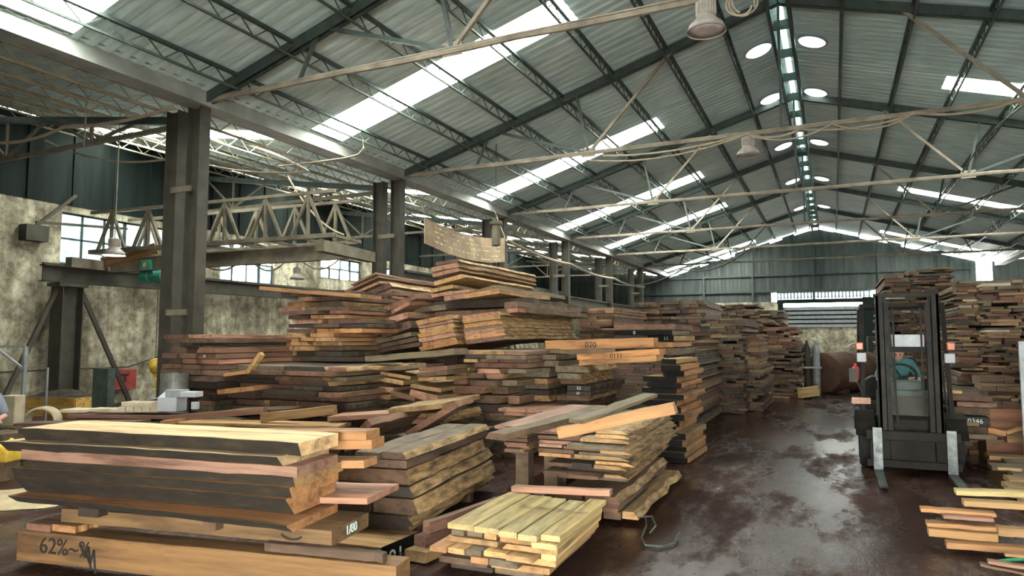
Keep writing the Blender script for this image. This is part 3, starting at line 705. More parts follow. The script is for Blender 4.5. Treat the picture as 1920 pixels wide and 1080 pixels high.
t5.rows([664, 675, 688, 697, 708, 719, 730, 741, 753], [
    [(990, 1044, 'grey')], [(985, 1012, 'grey'), (1018, 1044, 'grey')], [(984, 1030, 'grey')], [(984, 1030, 'grey')],
    [(972, 1028, 'tan', {'mark': ('35', 0, .9, M_INK), 'mats': FR})], [(976, 1028, 'grey')], [(978, 1030, 'dark brown')], [(976, 1034, 'tan', {'wl': .04, 'wr': .04})]], 1030)

# ---- tall orange stack at the aisle edge, black painted ends
b6 = Stack('tall orange aisle stack', onz(1285, 872, 0), -2, 1.25, 'plank', 'orange planks of the tall aisle stack', end=M_BLK, rag=.006, jit=.05)
OE = [M_FACE, M_END, M_BARK2]
ys = [672, 683, 695, 706, 718, 728, 739, 750, 762, 775, 788, 800, 812, 825, 838, 848, 858, 870]
sp = []
for q in range(len(ys)-1):
    x1 = [1268, 1278, 1282, 1268, 1276, 1266, 1282, 1270, 1278, 1284, 1272, 1266, 1284, 1278, 1284, 1282, 1286][q]
    sp.append([(x1-66 if q > 2 else 1240, x1-1, 'orange' if q % 3 else 'tan', {'push': R.uniform(-.05, .05)})])
b6.rows(ys, sp, 1285)
b7 = Stack('striped marked stack', ony(1255, 668, 11.0), 0, 1.6, 'slab', 'marked slabs behind the tall orange stack', end=M_BLK, rag=.01, face=M_OLD)
b7.rows([606, 618, 628, 640, 651, 666], [
    [(1144, 1262, 'reddish', {'mats': FR, 'push': .2})], [(1150, 1205, 'grey', {'mark': ('0', .2, 1.0, M_WHT)}), (1208, 1262, 'grey', {'mark': ('0', .1, 1.1, M_WHT)})],
    [(1212, 1264, 'tan', {'mark': ('11', .2, .9, M_WHT)})], [(1225, 1262, 'orange', {'mats': OE})], [(1225, 1266, 'grey', {'mats': OE})]], 1255)

# ---- heaps further back
def auto(st, ys, x0, x1, pal, xref, wpx=(24, 60), jit=10, **o):
    spec = []
    for q in range(len(ys)-1):
        row = []; x = x0 + R.uniform(-jit, jit); xe = x1 + R.uniform(-jit, jit)
        while x < xe - 8:
            b = min(xe, x + R.uniform(*wpx)); b = xe if xe-b < 12 else b
            oo = dict(o)
            if R.random() < .35: oo['wr'] = .03
            if R.random() < .3: oo['mats'] = FR
            oo['push'] = R.uniform(-.1, .1); row.append((x, b-.5, R.choice(pal), oo)); x = b + R.choice((0, 0, 5))
        spec.append(row)
    st.rows(ys, spec, xref)
DK = ['brown', 'dark brown', 'red', 'grey', 'brown', 'reddish', 'dark brown']
hp = Stack('heap under the hanging sign', ony(850, 655, 10.2), 0, 3.4, 'plank', 'planks of the heap under the sign', rag=.018, face=M_OLD, nseg=7)
def many(st, lst, where, **kw):
    for k, it in enumerate(lst):
        x0, y0, x1, y1, th, col = it[:6]; o = dict(kw); o.update(it[6] if len(it) > 6 else {})
        st.one(x0, y0, x1, y1, th, col, '%s %s, %s from top %s' % (col, o.get('noun', st.noun), ORD[k], where), **o)
many(hp, [(816, 491, 862, 484, 6, 'red'), (806, 502, 862, 491, 9, 'pink'), (809, 513, 862, 501, 7, 'pink', {'wr': .06}), (812, 528, 872, 512, 8, 'straw', {'wr': .08, 'L': 3.0})], 'of the crown right under the sign', wr=.04)
many(hp, [(806, 543, 846, 534, 7, 'tan'), (808, 552, 848, 544, 6, 'pink'), (838, 550, 888, 543, 6, 'pink', {'push': -.15}), (840, 557, 882, 551, 9, 'pink', {'push': -.15}), (889, 545, 925, 534, 8, 'grey'), (885, 553, 946, 543, 9, 'orange', {'push': -.2, 'L': 2.2}),
          (812, 566, 985, 559, 14, 'dark brown', {'push': .05}), (958, 569, 985, 566, 11, 'reddish', {'push': -.3, 'L': 3.0}), (964, 580, 984, 578, 8, 'pink', {'push': -.3, 'L': 2.8}), (775, 578, 838, 571, 10, 'grey'), (815, 585, 990, 577, 9, 'brown', {'L': 3.0})], 'of the middle heap layer')
many(hp, [(808+.9*k, 602+8.1*k, 872+1.8*k, 590+7.8*k, 8, ['orange', 'pink', 'tan', 'orange', 'pink', 'orange', 'orange'][k], {'wl': -.03, 'wr': .05}) for k in range(7)], 'of the fresh-sawn left flitch packet', push=-.45, mats=FR, L=2.6)
many(hp, [(887+.9*k, 593+7.4*k, 957+2.2*k, 584+7.2*k, 8, ['pink', 'tan', 'orange', 'grey', 'pink', 'orange', 'reddish'][k], {'wl': -.02, 'wr': .06}) for k in range(7)], 'of the fresh-sawn right flitch packet', push=-.4, mats=FR, L=3.3)
many(hp, [(672, 534, 716, 513, 4, 'reddish'), (660, 546, 722, 518, 4, 'reddish'), (672, 550, 724, 527, 5, 'pink'), (667, 561, 744, 530, 9, 'red', {'wr': .05}), (672, 570, 746, 541, 6, 'reddish'), (676, 577, 747, 548, 6, 'red'), (695, 576, 748, 556, 5, 'reddish')], 'of the tilted packet left of the sign', push=-.2, pitch=-1, L=3.0)
many(hp, [(750, 577, 806, 553, 9, 'reddish'), (764, 583, 797, 566, 7, 'pink'), (684, 612, 742, 591, 9, 'pink'), (682, 624, 750, 602, 8, 'straw'), (752, 600, 796, 587, 11, 'pink'), (744, 622, 796, 602, 13, 'red'), (688, 639, 740, 618, 11, 'reddish'), (690, 648, 800, 622, 7, 'grey'), (704, 654, 810, 632, 7, 'brown'), (706, 660, 815, 642, 7, 'brown')], 'of the slumped packet below the tilted one', push=-.5, L=2.4)
# stack beside the heap with the long plank on top
s8 = Stack('long plank stack', ony(560, 680, 8.7), 0, 2.6, 'plank', 'planks of the stack topped by a long plank', rag=.012, face=M_OLD)
W8 = [FR[0], FR[1], FR[2]]
s8.rows([545, 556, 565, 575, 583, 590, 598, 607, 615, 624, 632, 640, 648, 657, 667, 677], [
    [(522, 575, 'grey'), (577, 640, 'dark brown')], [(560, 588, 'pink'), (592, 645, 'red')], [(533, 575, 'tan', {'mats': FR}), (596, 640, 'grey', {'wl': .03, 'wr': .04})], [(525, 570, 'reddish', {'wr': .03}), (572, 655, 'brown')],
    [(532, 600, 'red'), (614, 655, 'pink', {'mats': FR})], [(535, 574, 'brown'), (576, 642, 'orange', {'mats': FR})], [(545, 600, 'pink', {'wl': -.04}), (617, 676, 'red')], [(538, 590, 'dark brown'), (594, 640, 'brown'), (642, 685, 'dark brown')],
    [(535, 588, 'red'), (595, 678, 'orange', {'mats': FR})], [(536, 573, 'tan', {'wr': .04, 'mats': FR}), (584, 628, 'orange', {'mats': FR})], [(527, 560, 'orange', {'mats': FR, 'wr': .03}), (565, 592, 'tan'), (594, 632, 'tan', {'mats': FR})],
    [(526, 581, 'orange', {'wr': .04, 'mats': FR}), (583, 636, 'tan', {'mats': FR})], [(521, 550, 'orange', {'mats': FR}), (555, 593, 'tan', {'mats': FR}), (597, 640, 'brown')], [(521, 553, 'straw', {'wr': -.03, 'mats': FR}), (556, 640, 'dark brown')], [(515, 575, 'brown'), (577, 660, 'dark brown')]], 560)
s8.one(500, 538, 686, 552, 7, 'orange', 'long orange plank lying crosswise on top of the stack left of heap', L=.55, mode='side', push=-.15, noun='plank', mats=FR)
# reddish stack in front of the nearest twin column
s9 = Stack('reddish stack beside twin column', ony(407, 700, 7.2), 0, 2.4, 'slab', 'reddish slabs by the twin column', rag=.008, jit=.04)
s9.rows([626, 634, 643, 650, 662, 673, 683, 693, 704, 716, 730], [
    [(311, 353, 'red'), (354, 398, 'pink', {'L': 2.3})], [(310, 346, 'reddish'), (347, 407, 'brown')], [(330, 400, 'dark brown', {'push': .3})],
    [(318, 352, 'brown'), (373, 407, 'reddish', {'wl': .06})], [(308, 337, 'red'), (339, 371, 'brown'), (373, 407, 'reddish', {'mark': ('N', -.1, .9, M_WHT)})], [(315, 337, 'red'), (344, 371, 'reddish'), (373, 407, 'pink')],
    [(308, 326, 'brown'), (328, 344, 'red'), (346, 379, 'brown'), (381, 410, 'red')], [(305, 330, 'red'), (332, 380, 'brown'), (382, 410, 'reddish')], [(310, 350, 'dark brown'), (352, 410, 'brown')], [(312, 360, 'brown'), (362, 408, 'dark brown')]], 407)
# dark tangled stacks between the front stack and the heaps
s10 = Stack('dark mixed stack', ony(560, 765, 7.5), 0, 2.0, 'plank', 'planks of the dark mixed stack', rag=.012, face=M_OLD)
auto(s10, [686, 695, 704, 713, 722, 731, 741, 752, 764, 778], 446, 640, DK, 560, (40, 110), 22)
s10.one(380, 706, 478, 694, 6, 'orange', 'long thin orange stick jutting left out of the dark mixed stack', L=.12, mode='side', push=-.2, noun='batten', mats=FR)
s10.one(433, 729, 500, 722, 9, 'orange', 'orange squared end jutting from the dark mixed stack', L=1.2, mode='end', push=-.25, noun='batten', mats=FR)
s10.one(474, 694, 497, 660, 9, 'straw', 'pale upright offcut leaning on the dark mixed stack', L=.07, mode='end', push=-.12, noun='batten', mats=FR)
s10b = Stack('stack under slumped packet', ony(760, 765, 8.4), 0, 2.2, 'plank', 'planks under the slumped packet', rag=.015, face=M_OLD)
s10b.one(682, 668, 850, 654, 11, 'grey', 'long grey plank on top of the dark stack under the slumped packet', L=.4, mode='side')
s10b.one(684, 693, 800, 682, 7, 'brown', 'long brown plank below the long grey one', L=.5, mode='side')
many(s10b, [(712, 697, 768, 707, 6, 'tan'), (703, 704, 758, 714, 8, 'straw'), (783, 690, 838, 686, 7, 'reddish'), (783, 699, 838, 694, 9, 'brown'), (784, 708, 835, 706, 7, 'tan'), (770, 719, 826, 728, 7, 'tan'), (700, 724, 738, 727, 10, 'pink'), (733, 732, 780, 745, 8, 'reddish'), (770, 730, 826, 744, 14, 'pink', {'wr': .05}), (643, 745, 735, 741, 8, 'tan')], 'at the dark stack front left of the lone flitches', L=1.9)
auto(s10b, [752, 766, 782, 800], 650, 830, ['dark brown', 'brown'], 760, (50, 90), 10)
s10c = Stack('mixed stack beside numbered slabs', ony(920, 760, 9.0), 0, 2.4, 'plank', 'planks beside the numbered slabs', rag=.012, face=M_OLD)
s10c.rows([657, 665, 673, 680, 690, 699, 711, 723, 739, 756, 775], [
    [(858, 945, 'tan'), (946, 988, 'reddish')], [(868, 912, 'dark brown', {'mark': ('1 o', 0, .8, M_WHT)}), (914, 988, 'grey')], [(870, 898, 'tan'), (900, 934, 'red'), (936, 988, 'red')], [(888, 985, 'reddish')],
    [(847, 882, 'straw', {'wl': -.04, 'wr': -.04, 'mats': FR}), (900, 944, 'pink', {'mats': FR, 'wr': .03}), (950, 985, 'grey')], [(849, 874, 'tan'), (878, 906, 'brown'), (908, 946, 'pink', {'mats': FR, 'wl': -.04, 'wr': -.04})],
    [(850, 874, 'reddish'), (886, 938, 'red'), (942, 970, 'grey')], [(850, 917, 'reddish', {'wl': -.05, 'wr': -.05, 'push': -.1}), (920, 950, 'brown')], [(876, 948, 'brown', {'wl': -.08, 'wr': -.08}), (950, 972, 'reddish')], [(866, 960, 'dark brown')]], 920)
many(s10c, [(866, 758, 895, 758, 8, 'tan', {'wl': .05}), (896, 758, 928, 757, 8, 'tan', {'wr': .03}), (858, 767, 926, 766, 8, 'pink', {'wl': -.04, 'wr': -.04})], 'of three lone flitches above the dark slab stack', L=1.0, push=-1.4)
# loose boards behind the front stack
s11 = Stack('loose boards behind the front stack', onz(400, 835, .3), 16, .4, 'plank', 'loose boards behind the front stack', rag=.006)
for x0, y0, x1, y1, th, col, L, ps, lab in [
        (287, 783, 480, 767, 12, 'reddish', .08, .2, 'reddish timber on edge behind the big slabs, pointing right'), (88, 782, 290, 785, 7, 'reddish', .35, .35, 'long flat reddish board left of the timber on edge'),
        (487, 776, 625, 760, 17, 'tan', .09, .0, 'short pale timber standing on edge behind the big slabs'), (37, 793, 263, 789, 5, 'red', .3, -.1, 'dark red plank just behind the left end of the big slabs'),
        (300, 790, 335, 786, 8, 'orange', .3, .0, 'small orange block between the loose boards'), (345, 790, 640, 797, 6, 'tan', .4, -.1, 'wide flat board right behind the big slabs'),
        (380, 777, 510, 774, 7, 'brown', .5, .5, 'brown flat board left of the pale timber on edge'), (600, 785, 720, 778, 9, 'pink', .5, .2, 'pinkish flat board by the tilted mossy slab'), (520, 805, 690, 806, 8, 'brown', .45, -.15, 'brown board low behind the right end of big slabs'),
        (60, 800, 250, 797, 8, 'dark brown', .4, -.2, 'dark board under the red plank at the far left')]:
    s11.one(x0, y0, x1, y1, th, col, lab, L=L, mode='side', push=ps)
m11 = Stack('mossy slabs', ony(720, 800, 6.6), 8, 1.9, 'slab', 'tilted mossy slabs', rag=.015, face=M_OLD, nseg=7)
m11.one(666, 828, 714, 780, 15, 'reddish', 'tilted mossy slab leaning behind the dark slab stack, left one', L=1.5, push=-.3)
m11.one(752, 812, 848, 753, 12, 'reddish', 'tilted mossy slab with long pinkish edge, right one', L=.5, push=.1)
m11.one(680, 775, 790, 765, 10, 'tan', 'flat mossy board behind the tilted slabs', L=1.4, push=.6)

# ---- the lumber mass further off and inside the heaps
lum = B(); LC = [(108, 82, 64), (88, 70, 56), (56, 47, 41), (138, 108, 80), (160, 132, 96), (120, 84, 68), (104, 95, 78), (190, 182, 165)]
LM = [wood('lumber_%s' % n, 'old' if k in (2, 6) else 'face', rgb(*c)) for k, (n, c) in enumerate(zip(['brown', 'umber', 'dark', 'tan', 'pale', 'red', 'grey', 'whitewashed'], LC))]
def obox(bm, P, w, n, W, D, z0, z1, mi):
    v = [bm.verts.new(Vector((P.x, P.y, z)) + w*a + n*b) for z in (z0, z1) for a, b in ((0, 0), (W, 0), (W, D), (0, D))]
    for q in ((3, 2, 1, 0), (4, 5, 6, 7), (0, 1, 5, 4), (1, 2, 6, 5), (2, 3, 7, 6), (3, 0, 4, 7)): bm.faces.new([v[i] for i in q]).material_index = mi
def mass(Y, x0, x1, ytop, L, wts=(4, 4, 5, 2, 1, 2, 2), z0=0, th=(.035, .075), wd=(.16, .5), jit=.09, lean=0, a=0, Z1=None, gaps=.05):
    pl = Plane(ony(x0, ytop, Y), a); z1 = Z1 or pl.hit((x0+x1)/2, ytop).z; A, Bp = pl.xz(x0, 0), pl.xz(x1, 0); W = (Bp-A).length; z = z0
    while z < z1:
        t = R.uniform(*th); s = -R.uniform(0, jit); e = W + R.uniform(0, jit)
        if R.random() < .12: s += W*R.uniform(.05, .2)
        if R.random() < .12: e -= W*R.uniform(.05, .2)
        while s < e:
            ww = min(R.uniform(*wd), e-s)
            if ww > .04 and R.random() > gaps: obox(lum, A + pl.w*(s+lean*(z-z0)) + pl.n*R.uniform(-jit, jit), pl.w, pl.n, ww-.008, L*R.uniform(.93, 1.05), z, z+t*.93, R.choices(range(len(wts)), wts)[0])
            s += ww
        z += t
mass(13.4, 1092, 1150, 580, 2.6, (3, 2, 1, 6, 3, 1, 2)); mass(12.0, 1030, 1110, 640, 2.4)
mass(17.2, 1192, 1240, 568, 2.4, (3, 3, 5, 1, 0, 4, 1)); mass(16.6, 1244, 1322, 568, 2.6, (2, 4, 7, 0, 0, 2, 2), th=(.05, .11))
mass(13.0, 1200, 1300, 640, 3.0); mass(16.2, 1318, 1392, 598, 3.0, (2, 5, 8, 1, 0, 1, 2)); mass(17.0, 1390, 1424, 632, 2.2, (1, 1, 1, 3, 8, 0, 1), z0=.95, jit=.03)
mass(16.9, 1335, 1424, 692, 3.0, (2, 5, 8, 1, 1, 2, 2))
mass(20.9, 1440, 1498, 652, 2.8, (2, 4, 6, 3, 2, 1, 2)); mass(21.0, 1442, 1494, 613, 2.6, (3, 0, 0, 1, 0, 8, 0), z0=1.35); mass(26.5, 1322, 1468, 584, 3.0, (2, 5, 8, 1, 1, 2, 2))
mass(24.0, 1360, 1450, 600, 3.0, (2, 4, 6, 2, 1, 1, 2)); mass(31.0, 1250, 1420, 572, 3.0)
# under the heaps
for Y, xa, xb, yt, L in ((10.6, 664, 985, 668, 3.0), (9.0, 528, 690, 700, 2.2), (10.2, 975, 1030, 760, 2.6), (8.8, 850, 975, 780, 2.0), (8.6, 650, 840, 795, 1.8), (10.0, 1042, 1104, 754, 2.6), (7.6, 450, 640, 780, 1.6), (7.3, 310, 408, 731, 2.2), (11.4, 1148, 1262, 668, 1.4)):
    mass(Y, xa, xb, yt, L, (3, 5, 8, 0, 0, 1, 2), jit=.02)
mass(6.4, 150, 640, 835, .9, (3, 5, 8, 0, 0, 1, 2), jit=.02, Z1=.52); mass(6.8, 655, 840, 835, 1.2, (3, 5, 8, 0, 0, 1, 2), jit=.02, Z1=.5)
# right of the aisle
RT = dict(th=(.025, .055), wd=(.1, .4), jit=.15, gaps=.1)
WR = (4, 4, 5, 2, 2, 1, 4, .8)
mass(15.6, 1668, 1722, 508, 3.2, WR, **RT); mass(15.3, 1722, 1786, 505, 3.2, WR, **RT)
mass(13.4, 1804, 1856, 535, 3.0, (5, 3, 3, 3, 4, 2, 3, .6), **RT); mass(13.0, 1858, 1925, 528, 3.0, (5, 3, 3, 3, 4, 2, 3, .6), **RT); mass(13.2, 1927, 2010, 530, 3.0, WR, **RT)
mass(19.5, 1700, 1900, 530, 3.0, WR); mass(24.5, 1690, 1880, 540, 3.0, WR)
mass(12.0, 1765, 1840, 735, 1.2, (5, 3, 2, 4, 1, 3, 1)); mass(12.2, 1842, 1900, 712, .7, (5, 3, 2, 4, 3, 3, 2))
tag(put('lumber', lum, LM), 'brown sawn boards of the distant stacks on both sides of the aisle', 'lumber', kind='stuff')

# ---- right foreground and mid right
r3 = Stack('brown stack marked 0346', ony(1820, 826, 11.0), 0, 1.6, 'plank', 'boards of the stack right of the forklift', rag=.01)
r3.rows([743, 752, 762, 778, 797, 811, 826], [
    [(1766, 1854, 'red')], [(1787, 1862, 'reddish')], [(1782, 1850, 'brown')], [(1786, 1848, 'dark brown', {'mark': ('0346', .05, .75, M_WHT)})], [(1790, 1846, 'brown')], [(1790, 1846, 'dark brown')]], 1820)
r3.one(1750, 729, 1812, 737, 5, 'straw', 'pale stick lying over the top of the 0346 stack', L=.06, mode='side', push=.3, noun='batten')
r3.one(1849, 800, 1886, 807, 10, 'orange', 'short orange beam before the brown crate', L=.12, mode='side', push=-.1, noun='batten'); r3.one(1884, 806, 1930, 792, 7, 'straw', 'pale stick leaning on the brown crate', L=.06, mode='side', push=-.12, noun='batten')
r3.one(1845, 822, 1880, 822, 8, 'brown', 'brown block on the floor below the orange short beam', L=.2, mode='side', push=-.1, noun='batten'); r3.one(1886, 815, 1940, 815, 14, 'tan', 'tan block end at the right picture edge', L=.2, mode='side', push=-.05, noun='batten')
p0 = ony(1848, 800, 11.3); p1 = ony(1985, 800, 11.3); e = empty('crate', ((p0.x+p1.x)/2, 11.6, 0), 'reddish brown plywood crate at the right behind loose sticks', 'crate')
bm = B(); zt = ony(1860, 766, 11.3).z; box(bm, p0.x, p1.x, 11.3, 11.33, .0, zt); put('front_panel', bm, M_FACE, e).color = rgb(140, 96, 72)
bm = B(); box(bm, p0.x, p0.x+.03, 11.33, 12.0, 0, zt); box(bm, p1.x-.03, p1.x, 11.33, 12.0, 0, zt); box(bm, p0.x+.03, p1.x-.03, 11.97, 12.0, 0, zt); put('side_panel', bm, M_FACE, e).color = rgb(120, 84, 62)
fb = Stack('boards floor', onz(1800, 930, .05), 0, .35, 'plank', 'flat boards covering the floor on the right', face=M_OLD)
for k in range(8):
    y = 8.35 + .34*k; x0 = 1.52 + R.uniform(-.05, .25) + .03*k
    fb.place(Vector((x0+2.0, y, .07+.012*k)), Vector((1, R.uniform(-.015, .015), 0)).normalized(), Vector((0, 1, 0)), Vector((0, 0, 1)), 4.0, .31, .05, R.choice(['brown', 'tan', 'grey', 'tan']), 'broad flat board low on the floor right of the forks, %s from front' % ORD[k], rag=.012, nseg=8)
fb.one(1793, 832, 1912, 838, 7, 'tan', 'narrow tan board lying at the back of the flat boards', L=.12, mode='side', push=2.1); fb.one(1822, 850, 1935, 858, 8, 'brown', 'brown board lying crosswise on the flat boards', L=.15, mode='side', push=1.6); fb.one(1895, 896, 1945, 899, 5, 'straw', 'pale stick at the right edge on the flat boards', L=.05, mode='side', push=.6, noun='batten')
r13 = Stack('near right lath bundle', onz(1775, 1012, .07), 0, .1, 'lath', 'long laths of the near right bundle', rag=.004, nseg=8)
for x0, y0, x1, y1, th, col, L, ps, lab in [
        (1815, 946, 1990, 953, 10, 'yellow', .14, .55, 'yellow lath, back one of the near right bundle'), (1822, 957, 1990, 968, 11, 'straw', .14, .35, 'straw lath second from back in near right bundle'),
        (1732, 965, 1880, 976, 7, 'orange', .12, .22, 'longest orange lath sticking out left of the near right bundle'), (1772, 972, 1868, 979, 6, 'pink', .08, .1, 'short pinkish lath on the near right bundle'),
        (1740, 983, 1990, 1003, 8, 'orange', .12, .06, 'long orange lath under the sticking-out one'), (1742, 992, 1870, 1003, 14, 'tan', .12, 0, 'tan square lath low in the near right bundle'), (1872, 988, 1990, 998, 16, 'tan', .1, -.02, 'tan thick lath end right of the square one'),
        (1771, 1010, 1990, 1027, 11, 'orange', .11, -.12, 'front orange lath lying on the floor by the wet patch')]:
    r13.one(x0, y0, x1, y1, th, col, lab, L=L, mode='side', push=ps)
r14 = Stack('corner laths', onz(1850, 1070, .03), -4, .06, 'lath', 'thin laths in the bottom right corner')
for x0, y0, x1, y1, th, col, lab in [(1852, 1052, 1990, 1072, 6, 'pink', 'thin pinkish lath in the bottom right corner, upper one'), (1838, 1057, 1990, 1088, 5, 'brown', 'thin brown lath in the bottom right corner, lower one'), (1883, 1039, 1990, 1046, 5, 'orange', 'short orange lath above the green strap')]:
    r14.one(x0, y0, x1, y1, th, col, lab, L=.07, mode='side')
bm = B(); tube(bm, [onz(1868, 1053, .06), onz(1895, 1050, .07), onz(1960, 1046, .06)], .012); tag(put('strap', bm, plain('green_strap_plastic', (.02, .3, .13), .5)), 'green packing strap lying over the corner laths', 'strap')

# ================================================================== FORKLIFT
FX, FY = .83, 9.8
fk = empty('forklift', (FX, FY, 0), 'dark worn forklift facing the camera in the wet aisle, forks lowered', 'forklift')
def prt(name, bm, m, parent=None, smooth=False): return put(name, bm, m, parent or fk, smooth=smooth)
def bev(o, wd=.01):
    md = o.modifiers.new('edge', 'BEVEL'); md.width = wd; md.segments = 2; md.limit_method = 'ANGLE'; return o
ZM = 2.24
for s in (-1, 1):                                           # mast: outer channel, inner channel
    x = FX + s*.29; bm = B()
    box(bm, x-.05, x+.05, FY+.06, FY+.08, .12, ZM-.03); box(bm, x+s*.035-.015, x+s*.035+.015, FY-.1, FY+.08, .12, ZM-.03)
    bar(bm, (x+s*.01, FY-.09, .12), (x+s*.01, FY-.09, ZM-.03), .075, .02, (0, 1, 0)); prt('outer_mast_rail', bm, M_MAST)
    x = FX + s*.225; bm = B(); box(bm, x-.025, x+.025, FY-.06, FY+.05, .16, ZM-.12); prt('inner_mast_rail', bm, M_MAST)
    bm = B(); tube(bm, [(FX+s*.31, FY+.13, .25), (FX+s*.31, FY+.13, 1.9)], .035, 10); prt('lift_cylinder', bm, M_STEEL)
    bm = B(); lathe(bm, [(.01, 0), (.01, 1.3)], 8, (FX+s*.15, FY-.02, .75)); prt('lift_chain', bm, M_DCAB)
bm = B(); box(bm, FX-.36, FX+.36, FY-.02, FY+.08, ZM-.05, ZM); box(bm, FX+.2, FX+.34, FY-.06, FY+.1, ZM, ZM+.035); prt('mast_crossbar', bm, M_MAST)
bm = B(); box(bm, FX-.3, FX+.3, FY+.05, FY+.09, 1.5, 1.57); box(bm, FX-.3, FX+.3, FY+.05, FY+.1, .3, .42); prt('mast_crossbar', bm, M_FLB)
bm = B(); box(bm, FX-.18, FX+.18, FY+.02, FY+.05, 1.57, 1.72); prt('mast_plate', bm, M_GREY)
# carriage and forks
bm = B(); box(bm, FX-.5, FX+.5, FY-.17, FY-.11, .43, .54); box(bm, FX-.5, FX+.5, FY-.17, FY-.11, .1, .19)
box(bm, FX-.46, FX-.24, FY-.14, FY-.1, .19, .43); box(bm, FX+.24, FX+.46, FY-.14, FY-.1, .19, .43); box(bm, FX-.24, FX+.24, FY-.1, FY-.06, .15, .5); bev(prt('fork_carriage', bm, M_FLB), .006)
for x in (.45, 1.225):
    bm = B(); v = []
    prof = [(FY-.18, .58), (FY-.22, .58), (FY-.225, .08), (FY-.25, .05), (FY-1.12, .035), (FY-1.14, .02), (FY-.24, .005), (FY-.19, .03)]
    prof = [(FY-.175, .58), (FY-.215, .58), (FY-.22, .075), (FY-1.12, .045), (FY-1.14, .03), (FY-.22, .025), (FY-.18, .05)]
    for sx in (-.05, .05): v.append([bm.verts.new((x+sx*(1 if yy > FY-1 else .85), yy, zz)) for yy, zz in prof])
    n = len(prof)
    for k in range(n): bm.faces.new((v[0][k], v[0][(k+1) % n], v[1][(k+1) % n], v[1][k]))
    for tri in ((0, 1, 2, 6), (2, 3, 4, 5, 6)):
        bm.faces.new([v[0][k] for k in tri]); bm.faces.new([v[1][k] for k in tri][::-1])
    prt('fork', bm, M_FORK)
# chassis, wheels
def wheel(x, y, r, wd, nm='tyre'):
    bm = B(); lathe(bm, [(r*.55, -wd/2), (r*.9, -wd/2), (r, -wd/2+.03), (r, wd/2-.03), (r*.9, wd/2), (r*.55, wd/2)], 28, (x, y, r), 'X', False); t = prt(nm, bm, M_TYRE, smooth=True)
    bm = B(); lathe(bm, [(r*.56, -wd*.35), (r*.3, -wd*.3), (r*.12, -wd*.42)], 16, (x, y, r), 'X'); lathe(bm, [(r*.56, wd*.35), (r*.3, wd*.3), (r*.12, wd*.42)], 16, (x, y, r), 'X'); put('hub', bm, M_FLB, t)
for s in (-1, 1): wheel(FX+s*.47, FY+.42, .34, .2); wheel(FX+s*.42, FY+1.85, .25, .17)
bm = B(); box(bm, FX-.36, FX+.36, FY+.15, FY+2.2, .18, .68); box(bm, FX-.52, FX+.52, FY+.8, FY+1.55, .28, .78); bev(prt('chassis', bm, M_FLB), .03)
bm = B(); v = [(-.5, .25), (.5, .25), (.5, 1.0), (.35, 1.1), (-.35, 1.1), (-.5, 1.0)]
a = [bm.verts.new((FX+x, FY+1.75, z)) for x, z in v]; b = [bm.verts.new((FX+x*.92, FY+2.4, z)) for x, z in v]
for k in range(6): bm.faces.new((a[k], a[(k+1) % 6], b[(k+1) % 6], b[k]))
bm.faces.new(a[::-1]); bm.faces.new(b); bev(prt('counterweight', bm, M_FLB), .03)
for s in (-1, 1):
    bm = B(); pts = [(FX+s*.5, FY+.05+.1*k, .36+.37*math.sin(math.pi*(k+.6)/8.2)) for k in range(8)]
    for p, q in zip(pts, pts[1:]): bar(bm, p, q, .22, .02)
    prt('fender', bm, M_FLB)
bm = B(); box(bm, FX-.34, FX+.34, FY+.55, FY+.62, .68, 1.0); v = [(FX-.3, FY+.62, 1.0), (FX+.3, FY+.62, 1.0), (FX+.3, FY+.8, 1.12), (FX-.3, FY+.8, 1.12)]; box(bm, FX-.2, FX+.2, FY+.6, FY+.8, .95, 1.12); bev(prt('dashboard', bm, M_STEEL), .02)
bm = B(); box(bm, FX-.34, FX+.34, FY+.42, FY+.46, .3, .92); prt('front_cowl', bm, M_COLM)
bm = B(); n = 28; ring = []
for k in range(n):
    a = 2*math.pi*k/n; ring.append(Vector((FX-.02+.19*math.cos(a), FY+.92+.1*math.sin(a), 1.17+.15*math.sin(a))))
tube(bm, ring+[ring[0]], .016, 6, False)
for k in (0, 9, 19): tube(bm, [(FX-.02, FY+.9, 1.15), ring[k]], .012, 5)
tube(bm, [(FX-.02, FY+.9, 1.15), (FX-.02, FY+.75, .95)], .025, 8); prt('steering_wheel', bm, M_TYRE)
bm = B(); box(bm, FX-.25, FX+.25, FY+1.25, FY+1.75, .78, .9); bev(prt('seat', bm, M_TYRE), .04)
bm = B(); box(bm, FX-.24, FX+.24, FY+1.68, FY+1.8, .9, 1.4); bev(prt('backrest', bm, M_TYRE), .04)
gd = B()
for s in (-1, 1):
    for p, q in (((FX+s*.5, FY+.5, .7), (FX+s*.47, FY+.7, 2.12)), ((FX+s*.5, FY+2.0, 1.0), (FX+s*.47, FY+1.85, 2.12)), ((FX+s*.47, FY+.7, 2.12), (FX+s*.47, FY+1.85, 2.12))): bar(gd, p, q, .05)
for k in range(6): y = FY+.7+.23*k; bar(gd, (FX-.47, y, 2.12), (FX+.47, y, 2.12), .05 if k in (0, 5) else .03)
prt('overhead_guard', gd, M_FLB)
for s in (-1, 1):
    bm = B(); box(bm, FX+s*.5-.055, FX+s*.5+.055, FY+.42, FY+.5, 1.36, 1.48); bev(prt('headlight', bm, M_WHITE), .012)
    bm = B(); box(bm, FX+s*.52-.045, FX+s*.52+.045, FY+.46, FY+.52, 1.52, 1.62); bev(prt('indicator', bm, plain('orange_lens', (.5, .12, .05), .3)), .012)
bm = B(); box(bm, FX-.66, FX-.56, FY+.3, FY+.34, 1.1, 1.28); tube(bm, [(FX-.58, FY+.32, 1.12), (FX-.5, FY+.5, .95)], .012); prt('mirror', bm, M_COLM)
